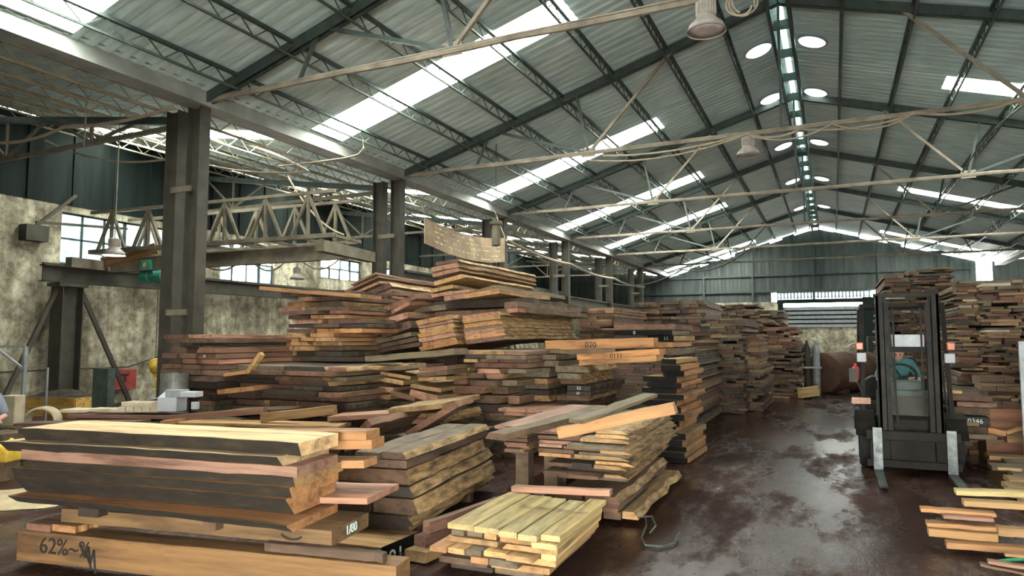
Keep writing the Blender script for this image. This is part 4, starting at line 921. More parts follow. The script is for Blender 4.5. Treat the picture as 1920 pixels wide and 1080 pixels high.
bm = B(); box(bm, FX-.64, FX-.42, FY+.28, FY+.34, .82, .9); bev(prt('step_board', bm, plain('pink_board', (.55, .33, .24), .8)), .005)
bm = B(); lathe(bm, [(.04, 0), (.045, .02), (.045, .17), (.015, .2), (.015, .23)], 12, (FX-.57, FY+.75, 1.1)); prt('fire_extinguisher', bm, plain('extinguisher_red', (.5, .04, .05), .35), smooth=True)
bm = B(); tube(bm, sag((FX-.2, FY-.05, 1.9), (FX-.14, FY-.05, .6), 0, 8, .02), .014); tube(bm, sag((FX+.35, FY+.1, 1.6), (FX+.45, FY+.45, .7), .05, 8), .014); prt('hydraulic_hose', bm, M_DCAB)

# people
def skin(name, verts, edges, radii, m, parent=None, root=0, lvl=2):
    me = bpy.data.meshes.new(name); M0 = WM[parent.name].inverted() if parent else Matrix()
    me.from_pydata([M0 @ Vector(v) for v in verts], edges, []); me.materials.append(m)
    o = bpy.data.objects.new(name, me); COL.objects.link(o); WM[o.name] = WM[parent.name].copy() if parent else Matrix()
    if parent: o.parent = parent
    sk = o.modifiers.new('skin', 'SKIN'); sk.use_smooth_shade = True
    lay_ = me.skin_vertices[0].data if me.skin_vertices else None
    if lay_ is None:
        bpy.context.view_layer.objects.active = o; lay_ = me.skin_vertices.new().data if hasattr(me.skin_vertices, 'new') else None
    for k, r_ in enumerate(radii): lay_[k].radius = (r_, r_) if not isinstance(r_, tuple) else r_
    lay_[root].use_root = True
    sb = o.modifiers.new('smooth', 'SUBSURF'); sb.levels = sb.render_levels = lvl
    return o
def person(label, origin, rz, joints, parts):
    e = empty('person', origin, label, 'person', None, rz); M = WM[e.name]
    J = {k: M @ Vector(v) for k, v in joints.items()}
    for nm, m, chain, lvl in parts:
        names = []; [names.append(a) for seg in chain for a in seg[0] if a not in names]
        rad = {}
        for ks, rs in chain:
            for a, r_ in zip(ks, rs): rad.setdefault(a, r_)
        ed = [(names.index(a), names.index(b)) for ks, _ in chain for a, b in zip(ks, ks[1:])]
        skin(nm, [J[a] for a in names], ed, [rad[a] for a in names], m, e, 0, lvl)
    return e, M
def head(e, M, c, look=(0, -1, 0), tilt=.3):
    """head with face: built looking along -Y in the figure's frame, hair and ears included"""
    T = M @ Matrix.Translation(c) @ Matrix.Rotation(tilt, 4, 'X')
    bm = B(); bmesh.ops.create_icosphere(bm, subdivisions=3, radius=1)
    for v in bm.verts:
        x, y, z = v.co; jaw = 1-.28*max(0, -z)**1.3
        nose = math.exp(-((x/.13)**2+((z+.12)/.2)**2))*max(0, -y)*.22
        eye = sum(math.exp(-(((x-s*.36)/.16)**2+((z-.05)/.13)**2)) for s in (-1, 1))*max(0, -y)*.09
        mouth = math.exp(-((x/.3)**2+((z+.52)/.06)**2))*max(0, -y)*.05
        v.co = (x*.075*jaw, (y*.098*(1-.1*max(0, -z)) - nose*.098 + eye*.098 + mouth*.098), z*.118)
    for s in (-1, 1):
        q = bmesh.ops.create_icosphere(bm, subdivisions=2, radius=1)
        for v in q['verts']: v.co = (v.co.x*.012+s*.076, v.co.y*.02+.008, v.co.z*.032-.003)
    bm.transform(T); h = put('head', bm, M_SKIN, e, smooth=True)
    bm = B(); bmesh.ops.create_icosphere(bm, subdivisions=3, radius=1)
    dele = [v for v in bm.verts if (v.co.y < -.45 and v.co.z < .45) or v.co.z < -.35]
    bmesh.ops.delete(bm, geom=dele, context='VERTS')
    for v in bm.verts: x, y, z = v.co; v.co = (x*.085, y*.108, z*.128+.004)
    bm.transform(T); put('hair', bm, M_HAIR, e, smooth=True)
    bm = B()
    for s in (-1, 1):
        q = bmesh.ops.create_icosphere(bm, subdivisions=1, radius=.011); [setattr(v, 'co', v.co + Vector((s*.027, -.088, .006))) for v in q['verts']]
    bm.transform(T); put('eye', bm, M_HAIR, e)
def hand(e, M, wrist, dirv, m=None, curl=.5, side=1, palm=(0, 0, -1)):
    """palm, four fingers and a thumb from the wrist along dirv"""
    d = Vector(dirv).normalized(); pn = Vector(palm); pn = (pn - d*pn.dot(d)).normalized(); s = d.cross(pn)*side
    w0 = Vector(wrist); V = []; E_ = []; Rr = []
    def add(p, r, prev=None):
        V.append(M @ p); Rr.append(r)
        if prev is not None: E_.append((prev, len(V)-1))
        return len(V)-1
    a = add(w0, .024); b = add(w0+d*.045, (.03, .018), a); c2 = add(w0+d*.085, (.032, .014), b)
    for k, (off, ln) in enumerate(((-.03, .062), (-.01, .07), (.011, .066), (.03, .05))):
        p = w0 + d*.09 + s*off; q = add(p, .009, c2); dd = d
        for j, f_ in enumerate((.45, .32, .23)):
            dd = (dd*math.cos(curl) + pn*math.sin(curl)).normalized(); p = p + dd*ln*f_*1.15; q = add(p, .0085-.0008*j, q)
    p = w0 + d*.03 - s*.03; q = add(p, .011, b)
    for dd in ((d*.7 - s*.6 + pn*.3), (d*.9 - s*.1 + pn*.4)): p = p + dd.normalized()*.032; q = add(p, .0095, q)
    skin('hand', V, E_, Rr, m or M_SKIN, e, 0, 1)
# driver, leaning over the wheel, facing the camera
J = dict(pel=(0, .0, .98), sp=(0, -.1, 1.12), ch=(0, -.2, 1.28), nk=(0, -.27, 1.38), hd=(0, -.3, 1.42), ls=(-.17, -.22, 1.32), le=(-.26, -.28, 1.1), lw=(-.17, -.46, 1.13), rs=(.17, -.22, 1.32), re=(.26, -.28, 1.1), rw=(.17, -.46, 1.13), lh=(-.1, 0, .96), lk=(-.14, -.38, .98), la=(-.14, -.52, .74), lf=(-.14, -.62, .72), rh=(.1, 0, .96), rk=(.14, -.38, .98), ra=(.14, -.52, .74), rf=(.14, -.62, .72))
dr, M = person('driver in a teal shirt leaning to the forklift steering wheel', (FX-.03, FY+1.5, 0), 0, J, [
    ('shirt', M_TEAL, [(('pel', 'sp', 'ch', 'nk'), (.14, .14, .15, .06)), (('ch', 'ls', 'le'), (.15, .07, .05)), (('ch', 'rs', 're'), (.15, .07, .05))], 2),
    ('trousers', M_TROU, [(('pel', 'lh', 'lk', 'la'), (.13, .09, .07, .05)), (('pel', 'rh', 'rk', 'ra'), (.13, .09, .07, .05))], 2),
    ('forearm', M_SKIN, [(('le', 'lw'), (.043, .028))], 2), ('forearm', M_SKIN, [(('re', 'rw'), (.043, .028))], 2), ('neck', M_SKIN, [(('nk', 'hd'), (.055, .05))], 1),
    ('shoe', M_TYRE, [(('la', 'lf'), (.05, .04))], 1), ('shoe', M_TYRE, [(('ra', 'rf'), (.05, .04))], 1)])
head(dr, M, (0, -.36, 1.47), tilt=.35)
hand(dr, M, J['lw'], (.3, -.9, .1), side=1, curl=.7); hand(dr, M, J['rw'], (-.3, -.9, .1), side=-1, curl=.7)
# worker bending at the left picture edge
wp = onz(-40, 868, 0); wz = 0
J = dict(pel=(0, .05, .52), sp=(0, -.08, .68), ch=(0, -.2, .84), nk=(0, -.3, .95), hd=(0, -.34, 1.0), ls=(-.18, -.2, .88), le=(-.26, -.28, .64), lw=(-.2, -.48, .6), rs=(.18, -.2, .88), re=(.27, -.26, .64), rw=(.2, -.47, .6), lh=(-.11, .05, .5), lk=(-.16, -.36, .52), la=(-.16, -.34, .09), lf=(-.16, -.48, .05), rh=(.11, .05, .5), rk=(.16, -.36, .52), ra=(.16, -.34, .09), rf=(.16, -.48, .05))
wk, M = person('worker in a grey shirt stooping at the left edge behind pale blocks', (wp.x, wp.y, 0), math.radians(60), J, [
    ('shirt', M_SHIRT, [(('pel', 'sp', 'ch', 'nk'), (.15, .15, .16, .06)), (('ch', 'ls', 'le'), (.16, .07, .05)), (('ch', 'rs', 're'), (.16, .07, .05))], 2),
    ('trousers', M_TROU, [(('pel', 'lh', 'lk', 'la'), (.14, .1, .075, .05)), (('pel', 'rh', 'rk', 'ra'), (.14, .1, .075, .05))], 2),
    ('forearm', M_SKIN, [(('le', 'lw'), (.043, .028))], 2), ('forearm', M_SKIN, [(('re', 'rw'), (.043, .028))], 2), ('neck', M_SKIN, [(('nk', 'hd'), (.055, .05))], 1),
    ('shoe', M_TYRE, [(('la', 'lf'), (.05, .04))], 1), ('shoe', M_TYRE, [(('ra', 'rf'), (.05, .04))], 1)])
head(wk, M, (0, -.4, 1.06), tilt=.5)
hand(wk, M, J['lw'], (.2, -.9, -.2), side=1); hand(wk, M, J['rw'], (-.2, -.9, -.2), side=-1)
bm = B(); box(bm, wp.x-.25, wp.x+.3, wp.y-.1, wp.y+.45, 0, .38); tag(put('stool', bm, M_OLD), 'low wooden stool under the stooping worker', 'stool')

# ================================================================== CRANE AND LEFT AISLE
cr = empty('bridge_crane', (-13, 11.6, 3.4), 'dusty single girder bridge crane with lattice sides across the left aisle', 'crane')
ca, cb = Vector((-16.5, 11.15, 3.5)), Vector((-9.75, 12.1, 3.62)); cdv = (cb-ca).normalized(); cn = Vector((-cdv.y, cdv.x, 0)).normalized(); Z = Vector((0, 0, 1))
bm = B(); ibeam(bm, ca, cb, .16, .36, .03); put('girder', bm, M_CRANE, cr)
for s in (-1, 1):
    o = cn*.55*s; bm = B(); bar(bm, ca+o+Z*.28, cb+o+Z*.28, .1, .1); put('lower_rail', bm, M_CRANE, cr)
    bm = B(); bar(bm, ca+o+Z*1.25, cb+o+Z*1.25, .07, .07); put('upper_rail', bm, M_CRANE, cr)
    for k in range(6):
        c = ca.lerp(cb, (k+.6)/6.2)+o
        for nm, p, q in (('strut', c-cdv*.0+Z*.3, c+Z*1.24), ('brace', c-cdv*.42+Z*.3, c+Z*1.22), ('brace', c+cdv*.42+Z*.3, c+Z*1.22)):
            bm = B(); bar(bm, p, q, .06, .06); put(nm, bm, M_CRANE, cr)
for k in range(9): bm = B(); c = ca.lerp(cb, k/8); bar(bm, c-cn*.55+Z*.27, c+cn*.55+Z*.27, .07, .06); put('cross_tie', bm, M_CRANE, cr)
for p in (ca, cb): bm = B(); bar(bm, p-cn*1.1-Z*.02, p+cn*1.1-Z*.02, .2, .24); put('end_truck', bm, M_CRANE, cr)
c = ony(292, 515, 11.4); hz = empty('electric_hoist', (c.x, 11.4, c.z), 'green electric hoist hanging under the crane girder', 'hoist')
bm = B(); lathe(bm, [(.1, -.42), (.15, -.4), (.15, -.12), (.12, -.1), (.12, .1), (.17, .12), (.17, .4), (.11, .44)], 18, (c.x-.05, 11.4, c.z-.05), 'X'); put('motor_drum', bm, M_GREEN, hz, smooth=False)
bm = B(); box(bm, c.x-.42, c.x-.02, 11.25, 11.5, c.z+.1, c.z+.36); bev(put('control_box', bm, M_GREEN, hz), .03)
bm = B(); lathe(bm, [(.06, 0), (.06, .01)], 12, (c.x-.22, 11.245, c.z+.24), 'Y'); put('yellow_badge', bm, M_YEL, hz)
bm = B(); box(bm, c.x+.05, c.x+.4, 11.36, 11.44, c.z+.05, 3.4); put('trolley', bm, M_STEEL, hz)
sb = Stack('crane', ony(186, 500, 10.9), 6, .04, 'plank'); sb.one(187, 484, 288, 456, 20, 'tan', 'tan sheet of board leaning against the crane lattice', L=.03, mode='side', pitch=25, noun='board', mats=FR)
# runway beams
for x, z, l in ((-16.55, 3.2, 'dark crane runway beam along the left wall'), (-9.95, 3.2, 'dark crane runway beam along the left column line')):
    bm = B(); ibeam(bm, (x, 9.6 if x < -12 else 14.6, z), (x, 44.5, z), .24, .4, .03); bar(bm, (x, 9.6 if x < -12 else 14.6, z+.22), (x, 44.5, z+.22), .06, .05); tag(put('runway_beam', bm, M_COLM), l, 'crane rail')
for y, l in ((10.2, 'heavy box post carrying the crane runway by the left wall, braced both ways'), (22.2, 'second box post of the crane runway, beyond the first window'), (34.2, 'far box post of the crane runway')):
    e = empty('runway_post', (-16.55, y, 0), l, 'post', 'runway posts along the left wall')
    bm = B(); box(bm, -16.78, -16.32, y-.25, y-.22, 0, 2.9); box(bm, -16.78, -16.32, y+.22, y+.25, 0, 2.9); box(bm, -16.57, -16.53, y-.22, y+.22, 0, 2.9); box(bm, -16.8, -16.3, y-.34, y+.34, 2.9, 2.985); put('shaft', bm, M_COLM, e)
    for s, bx in ((-1, -.1), (1, .1)):
        bm = B(); bar(bm, (-16.5, y+s*.28, 2.85), (-16.3, y+s*1.55, .02), .07, .1); put('brace', bm, M_COLM, e)
e = empty('wall_bracket', (-16.9, 9.7, 4.1), 'small dark bracket box high on the wall left of the window', 'bracket')
c = onx(66, 440, -16.8); bm = B(); box(bm, -17, -16.7, c.y-.25, c.y+.25, c.z-.15, c.z+.22); put('box', bm, M_COLM, e)
bm = B(); bar(bm, (-16.8, c.y, c.z+.2), (-16.8, c.y+.9, c.z+1.1), .07); bar(bm, (-16.8, c.y, c.z+.3), (-16.7, c.y+2.2, c.z+.45), .06); put('arm', bm, M_COLM, e)

# hanging sign board on the column line
p = [onx(795, 408, -9.25), onx(945, 446, -9.25), onx(945, 491, -9.25), onx(795, 456, -9.25)]
e = empty('sign_board', ((p[0].x), (p[0].y+p[1].y)/2, p[0].z), 'long rusty sign board with rows of faded writing, hung between two columns', 'sign')
bm = B(); n = 16; rows_ = []
for k in range(n+1):
    t = k/n; d = .18*4*t*(1-t)
    a = p[0].lerp(p[1], t) - Z*d; b = p[3].lerp(p[2], t) - Z*d
    rows_.append([bm.verts.new((x, q.y, q.z)) for x in (-9.25, -9.22) for q in (a, b)])
for a, b in zip(rows_, rows_[1:]):
    for i, j in ((0, 1), (1, 3), (3, 2), (2, 0)): bm.faces.new((a[i], a[j], b[j], b[i]))
bm.faces.new([rows_[0][i] for i in (0, 1, 3, 2)]); bm.faces.new([rows_[-1][i] for i in (2, 3, 1, 0)])
put('panel', bm, M_SIGN, e)
bm = B(); RW = random.Random(3)
def sp(t, f_):
    d = .18*4*t*(1-t); a = p[0].lerp(p[1], t) - Z*d; b = p[3].lerp(p[2], t) - Z*d; q = a.lerp(b, f_); return Vector((-9.212, q.y, q.z))
for r_, (f_, t0, t1) in enumerate(((.18, .1, .55), (.36, .1, .95), (.54, .12, .93), (.74, .1, .9), (.88, .55, .92))):
    t = t0
    while t < t1:
        wd_ = RW.uniform(.006, .03)
        if RW.random() < .72:
            hgt = RW.uniform(.018, .04)
            bar(bm, sp(t, f_), sp(min(t1, t+wd_), f_), .004, hgt); 
            if RW.random() < .5: bar(bm, sp(t, f_)+Z*.03, sp(t, f_)-Z*.035, .004, .012, (0, 1, 0))
        t += wd_ + RW.uniform(.004, .02)
put('faded_writing', bm, plain('faded_sign_paint', (.75, .7, .45), .8, dirt=.6, scale=5), e)
for t in (0, 1): bm = B(); q = sp(t, 0); tube(bm, [q, (q.x-.38, q.y, 5.72)], .01, 5); put('hanger', bm, M_CABLE, e)
c = ony(930, 438, 15.0); e = empty('vent_pipe', (c.x, 15.0, c.z), 'short grey pipe with flanged cap hanging above the sign board', 'pipe')
bm = B(); lathe(bm, [(.1, .32), (.16, .3), (.16, .22), (.11, .2), (.11, -.3), (.04, -.32)], 14, (c.x, 15.0, c.z)); put('pipe', bm, M_CRANE, e)
bm = B(); tube(bm, [(c.x, 15.0, c.z+.3), (c.x, 15.0, zroof(c.x)-.02)], .012); put('hanger', bm, M_STEEL, e)

# lamps
def lamp(x, y, z, ztop, label, lit=False, sc=1, lean=0):
    e = empty('pendant_lamp', (x, y, z), label, 'lamp', None)
    bm = B(); tube(bm, [(x, y, z+.3*sc), (x+lean, y, ztop)], .012, 6); put('stem', bm, M_CABLE, e)
    bm = B(); lathe(bm, [(.1*sc, .12*sc), (.11*sc, .3*sc), (.04*sc, .34*sc)], 20, (x, y, z))
    for k in range(20): a = 2*math.pi*k/20; box(bm, x+.115*sc*math.cos(a)-.006, x+.115*sc*math.cos(a)+.006, y+.115*sc*math.sin(a)-.006, y+.115*sc*math.sin(a)+.006, z+.14*sc, z+.3*sc)
    put('heat_sink', bm, M_LAMP, e)
    bm = B(); lathe(bm, [(.1*sc, .13*sc), (.12*sc, .1*sc), (.19*sc, .02*sc), (.23*sc, -.06*sc), (.235*sc, -.065*sc), (.2*sc, .02*sc), (.1*sc, .1*sc)], 28, (x, y, z), cap=False); put('shade', bm, M_LAMP, e, smooth=True)
    bm = B(); lathe(bm, [(.225*sc, -.05*sc), (.12*sc, -.062*sc), (.01, -.066*sc)], 24, (x, y, z)); put('diffuser', bm, M_GLOW if lit else plain('lamp_glass', (.45, .4, .38), .4), e, smooth=True)
    return e
lamp(-1.27, 8.2, 5.42, 5.8, 'large grey high-bay lamp hanging from the nearest truss'); lamp(-1.44, 14.2, 5.4, 5.8, 'smaller pinkish high-bay lamp under the second truss')
c = ony(214, 474, 9.2); lamp(c.x, 9.2, c.z, zroof(c.x)-.03, 'lit white pendant lamp on a long yellow cord by the left window', True, .95)
c = ony(557, 520, 12.0); lamp(c.x, 12.0, c.z, 3.5, 'small rusty pendant lamp hung below the crane girder', False, .7)

# cables
def cable(pts, r_, m, label, nm='cable'):
    bm = B(); tube(bm, pts, r_, 6); tag(put(nm, bm, m), label, 'cable'); 
def chain_sag(pts, s_, n=10):
    out = []
    for a, b in zip(pts, pts[1:]): out += sag(a, b, s_, n)[(1 if out else 0):]
    return out
Y2 = 14.1
cable(chain_sag([ony(1130, 292, Y2), ony(1403, 250, Y2), ony(1500, 242, Y2), ony(1720, 212, Y2), ony(1918, 185, Y2)], .12), .022, M_CABLE, 'dusty cable looping under the second truss chord past the lamp')
cable(chain_sag([ony(1100, 300, Y2-.1), ony(1400, 252, Y2-.1), ony(1560, 232, Y2-.1), ony(1715, 211, Y2-.1)], .2), .018, M_CABLE, 'second slacker cable under the same truss chord')
cable(chain_sag([ony(0, 268, 7.6), ony(120, 238, 7.6), ony(330, 200, 7.6)], .08), .03, M_CABLE, 'thick dusty cable in the top left under the gutter')
cable(sag(ony(85, 264, 9.5), ony(330, 296, 9.5), .25), .022, M_CABLE, 'pale cable hanging in a bow toward the nearest twin column')
cable(sag(ony(375, 306, 10.5), ony(580, 322, 10.5), .1)+sag(ony(580, 322, 10.5), ony(440, 268, 12), -.1)[1:], .025, M_CABLE, 'thick pale cable kinked right of the nearest twin column')
cable([ony(522, 312, 11), ony(600, 303, 11), ony(650, 296, 11), ony(672, 290, 11), ony(682, 278, 11), ony(680, 262, 11)], .02, M_CABLE, 'bent pale conduit curling up to the gutter')
cable([ony(175, 125, 8.0), ony(170, 175, 8.0), ony(162, 195, 8.0), ony(160, 240, 8.0), ony(157, 275, 8.0)], .014, M_CABLE, 'frayed rope hanging from the gutter in the top left', 'rope')
cable(sag(ony(385, 498, 11.6), ony(465, 478, 11.8), .22)+sag(ony(465, 478, 11.8), ony(550, 470, 12), .42)[1:]+sag(ony(550, 470, 12), ony(650, 470, 12.1), .42)[1:], .018, M_CABLE, 'pale festoon cable drooping in loops under the crane girder')
cable(sag(ony(540, 330, 12), ony(645, 440, 12), .25), .02, M_CABLE, 'slack cable running down from side truss to the crane end')
cable(chain_sag([ony(1150, 532, 24), ony(1280, 505, 22), ony(1400, 470, 20)], .25), .022, M_DCAB, 'dark cable slung across the middle distance left of the gable')
cable(chain_sag([(-9.6, 20, 4.9), (-9.6, 26, 4.7), (-9.6, 32, 4.6), (-9.6, 38, 4.6)], .12), .05, M_CABLE, 'bundle of pale cables running along the left columns')
bm = B()
for k in range(3):
    pts = [ony(1385+24*math.cos(a)+6*k, 10+24*math.sin(a)*(1 if k else .8)-4*k, 8.0+.02*k+.01*j) for j, a in enumerate([2*math.pi*i/18+k for i in range(17)])]
    tube(bm, pts, .012, 6)
tag(put('cable_coil', bm, M_CABLE), 'loose coil of cable hung by the large lamp', 'cable coil')
cable(sag(ony(1940, 185, 14), ony(1805, 322, 20.1), -.2), .02, M_STEEL, 'dark hose hanging from the right end of the second truss', 'hose')
bm = B(); pts = [ony(1210, 965, 6.4), onz(1212, 985, .05), onz(1203, 1008, .02), onz(1210, 1022, .02), onz(1240, 1025, .02), onz(1265, 1018, .02), onz(1268, 1008, .03), onz(1275, 998, .06)]; tube(bm, pts, .008, 5)
tube(bm, [onz(1197, 970, .25), onz(1222, 968, .2), onz(1230, 985, .1), onz(1218, 1000, .04)], .007, 5); tag(put('wire_loop', bm, M_STEEL), 'loose dark green wire loop on the wet floor by the ragged stack', 'wire')

# left wall corner clutter
c = onx(226, 712, -16.95); e = empty('fire_box', (-16.9, c.y, c.z), 'small red fire box on the stained wall', 'fire box')
bm = B(); box(bm, -17, -16.78, c.y-.32, c.y+.32, c.z-.24, c.z+.26); put('case', bm, M_RED, e); bm = B(); box(bm, -16.78, -16.77, c.y-.12, c.y+.1, c.z+.1, c.z+.16); box(bm, -16.78, -16.77, c.y-.03, c.y+.03, c.z-.06, c.z+.1); put('handle', bm, M_DCAB, e)
bm = B(); c = onx(215, 700, -16.95)
tube(bm, [onx(0, 698, -16.93), onx(130, 692, -16.93), onx(240, 688, -16.93), onx(300, 668, -16.93)], .02, 6); tag(put('wall_pipe', bm, M_COLM), 'thin dark pipe running along the stained left wall', 'pipe')
fr = empty('steel_stand', onz(40, 808, 0), 'pale thin steel frame standing at the left edge', 'frame'); q = onz(40, 808, 0); ax = Vector((.905, .426, 0)); zt = ony(42, 650, q.y).z
bm = B(); bar(bm, q, (q.x, q.y, zt), .06); put('post', bm, M_GREY, fr)
bm = B(); bar(bm, Vector((q.x, q.y, zt)), Vector((q.x, q.y, zt))-ax*.9, .04); put('rail', bm, M_GREY, fr)
bm = B(); bar(bm, Vector((q.x, q.y, zt-.42)), Vector((q.x, q.y, zt-.02))-ax*.55, .04); put('brace', bm, M_GREY, fr)
bm = B(); bar(bm, Vector((q.x, q.y, 0))-ax*.2+Vector((0, .6, 0)), Vector((q.x, q.y, zt-.4))-ax*.2+Vector((0, .6, 0)), .03); bar(bm, Vector((q.x, q.y, 0))-ax*.9, Vector((q.x, q.y, zt))-ax*.9, .06); put('post', bm, M_GREY, fr)
e = empty('timber_bin', (-14.3, 8.9, 0), 'yellow plywood sided bin heaped with dark bark under the runway post', 'bin')
pb = Plane(ony(95, 770, 9.2), 14); a, b = pb.xz(40, 0), pb.xz(146, 0); zt = pb.hit(95, 746).z
bm = B(); bar(bm, a+Z*(zt/2), b+Z*(zt/2), .04, zt); bar(bm, a+pb.n*.9+Z*(zt/2), b+pb.n*.9+Z*(zt/2), .04, zt); bar(bm, a+Z*(zt/2), a+pb.n*.9+Z*(zt/2), .04, zt); bar(bm, b+Z*(zt/2), b+pb.n*.9+Z*(zt/2), .04, zt); o = put('side_board', bm, M_FACE, e); o.color = rgb(205, 165, 85)
bm = B(); bmesh.ops.create_grid(bm, x_segments=14, y_segments=8, size=.5)
for v in bm.verts:
    u, vv = v.co.x+.5, v.co.y+.5; q = a.lerp(b, u) + pb.n*(.9*vv); v.co = (q.x, q.y, zt-.04+.16*math.sin(math.pi*u)*math.sin(math.pi*vv)+R.uniform(0, .05))
put('bark_heap', bm, M_BARK, e)
pr = Plane(ony(78, 790, 6.6), 20); c = pr.hit(80, 788); e = empty('pulley_ring', (c.x, c.y, c.z), 'pale round pulley ring standing behind the left end of the slabs', 'pulley')
bm = B(); rr = .23; lathe(bm, [(rr, -.13), (rr, .13), (rr-.025, .13), (rr-.025, -.13), (rr, -.13)], 32, (0, 0, 0), 'Y', False); bm.transform(Matrix.Translation((c.x, c.y, c.z-.02)) @ Matrix.Rotation(math.radians(38), 4, 'Z')); put('rim', bm, M_PALE, e)
bm = B(); box(bm, c.x-.12, c.x+.12, c.y-.08, c.y+.08, 0, c.z-.22); put('stand', bm, M_STEEL, e)
ps = Plane(onz(20, 850, 0), 22)
for x0, x1, yt, yb, l in ((5, 34, 742, 800, 'pale foam block standing on end at the left edge'),):
    a, b = ps.xz(x0, 0), ps.xz(x1, 0); z0, z1 = ps.hit(x0, yb).z, ps.hit(x0, yt).z; bm = B(); n_ = ps.n; bar(bm, a.lerp(b, .5)+n_*.1+Z*z0, a.lerp(b, .5)+n_*.1+Z*z1, (b-a).length, .2, n_); bev(tag(put('foam_block', bm, M_PALE), l, 'block'), .012)
    bm = B(); bar(bm, a.lerp(b, -.5)+n_*.1+Z*(z0/2), a.lerp(b, 1.4)+n_*.1+Z*(z0/2), .4, z0); tag(put('bench', bm, M_OLD), 'low dark bench under the pale foam block', 'bench')
pm = Plane(onz(12, 905, 0), 20); e = empty('saw_machine', onz(5, 900, 0), 'yellow saw machine cut by the left edge below the bench', 'machine')
a, b = pm.xz(-30, 0), pm.xz(24, 0); z0, z1 = pm.hit(0, 868).z, pm.hit(0, 838).z
bm = B(); bar(bm, a+Z*((z0+z1)/2)+pm.n*.15, b+Z*((z0+z1)/2)+pm.n*.15, .3, z1-z0); bev(put('housing', bm, M_YEL, e), .02)
bm = B(); bar(bm, a+Z*(z0/2)+pm.n*.15, pm.xz(16, 0)+Z*(z0/2)+pm.n*.15, .24, z0); put('stand', bm, M_OLD, e)
bm = B(); c = pm.hit(8, 836); tube(bm, [c+pm.n*.1+Vector((-.06, 0, -.01)), c+pm.n*.1+Z*.05, c+pm.n*.1+Vector((.06, 0, .0))], .03, 8); put('motor', bm, M_YEL, e)
pg = plain('wet_sawdust', (.45, .36, .22), .9, 0, .3)
bm = B(); n = 20; ctr = onz(25, 935, .004); vs = [bm.verts.new((ctr.x+.75*math.cos(2*math.pi*k/n)*R.uniform(.8, 1.1), ctr.y+.42*math.sin(2*math.pi*k/n)*R.uniform(.8, 1.1), .004)) for k in range(n)]; top = bm.verts.new((ctr.x, ctr.y, .05))
for k in range(n): bm.faces.new((vs[k], vs[(k+1) % n], top))
tag(put('sawdust', bm, pg), 'patch of pale sawdust on the floor left of the front stack', 'sawdust', kind='stuff')
# things on the loose boards: white box, offcuts, drum, crane hook block
pw = Plane(ony(320, 770, 6.55), 16)
def lump(x0, x1, yt, yb, D, name, m, label, cat, skew=0):
    a, b = pw.xz(x0, 0), pw.xz(x1, 0); z0, z1 = pw.hit(x0, yb).z, pw.hit(x0, yt).z; bm = B()
    bar(bm, a.lerp(b, .5)+Z*z0+pw.n*D/2, a.lerp(b, .5)+Z*z1+pw.n*(D/2+skew), (b-a).length, D, pw.n); return bev(tag(put(name, bm, m), label, cat), .006)
e = empty('cardboard_box', pw.hit(320, 770), 'white cardboard box with open flaps lying among the loose boards', 'box')
a, b = pw.xz(300, 0), pw.xz(335, 0); z0, z1 = pw.hit(300, 771).z, pw.hit(300, 746).z
bm = B(); t_ = .008
for p_, q_ in ((a, b), (a+pw.n*.22, b+pw.n*.22), (a, a+pw.n*.22), (b, b+pw.n*.22)): bar(bm, p_+Z*((z0+z1)/2), q_+Z*((z0+z1)/2), t_, z1-z0)
put('wall', bm, M_WHITE, e)
bm = B(); bar(bm, a+Z*z1, a-pw.w*.09+Z*(z1-.02)+pw.n*.0, .2, t_, Z); bar(bm, (a+b)/2+Z*(z1)+pw.n*.0, (a+b)/2+Z*(z1+.07)+pw.n*.14, (b-a).length, t_, pw.n); put('flap', bm, M_WHITE, e)
for k in range(5): x = 226+15*k; lump(x, x+13.5, 763, 773, .3, 'offcut_block', M_PALE, 'pale offcut block beside the white box, %s from left' % ORD[k], 'offcut')
lump(232, 300, 754, 763, .25, 'offcut_board', M_PALE, 'pale yellow board resting on the row of offcut blocks', 'offcut'); lump(172, 228, 766, 772, .2, 'offcut_board', M_PALE, 'thin pale board left of the offcut blocks', 'offcut')
lump(118, 160, 768, 774, .3, 'offcut_board', M_PALE, 'pale offcut lying near the pulley ring', 'offcut'); lump(342, 368, 735, 745, .2, 'paper_stack', M_WHITE, 'white paper bundle on the dark mixed stack', 'paper'); lump(362, 372, 754, 768, .08, 'plastic_bag', M_WHITE, 'small white plastic bag by the white box', 'bag')
lump(313, 342, 731, 745, .2, 'grey_case', M_GREY, 'grey case behind the white box', 'case')
pd = Plane(ony(330, 740, 7.02), 10); a, b = pd.xz(310, 0), pd.xz(352, 0); z1 = pd.hit(330, 699).z; e = empty('metal_drum', (a+b)/2, 'open shiny metal drum before the reddish stack', 'drum'); rr = (b-a).length/2; c = (a+b)/2
bm = B(); lathe(bm, [(rr, 0), (rr, z1*.33), (rr*1.03, z1*.35), (rr, z1*.37), (rr, z1*.66), (rr*1.03, z1*.68), (rr, z1*.7), (rr, z1), (rr*.96, z1), (rr*.96, .02)], 28, c, cap=False); put('shell', bm, plain('dull_tin', (.16, .165, .145), .5, .3, .5), e, smooth=False)
bm = B(); lathe(bm, [(rr*.95, 0), (rr*.95, .02)], 20, c); put('bottom', bm, M_STEEL, e)
c = ony(291, 690, 11.4); hk = B(); lathe(hk, [(.03, .24), (.12, .2), (.15, .06), (.12, -.07), (.06, -.14)], 14, (c.x, 11.4, c.z)); hb = put('hook_block', hk, M_YEL, hz, smooth=True)
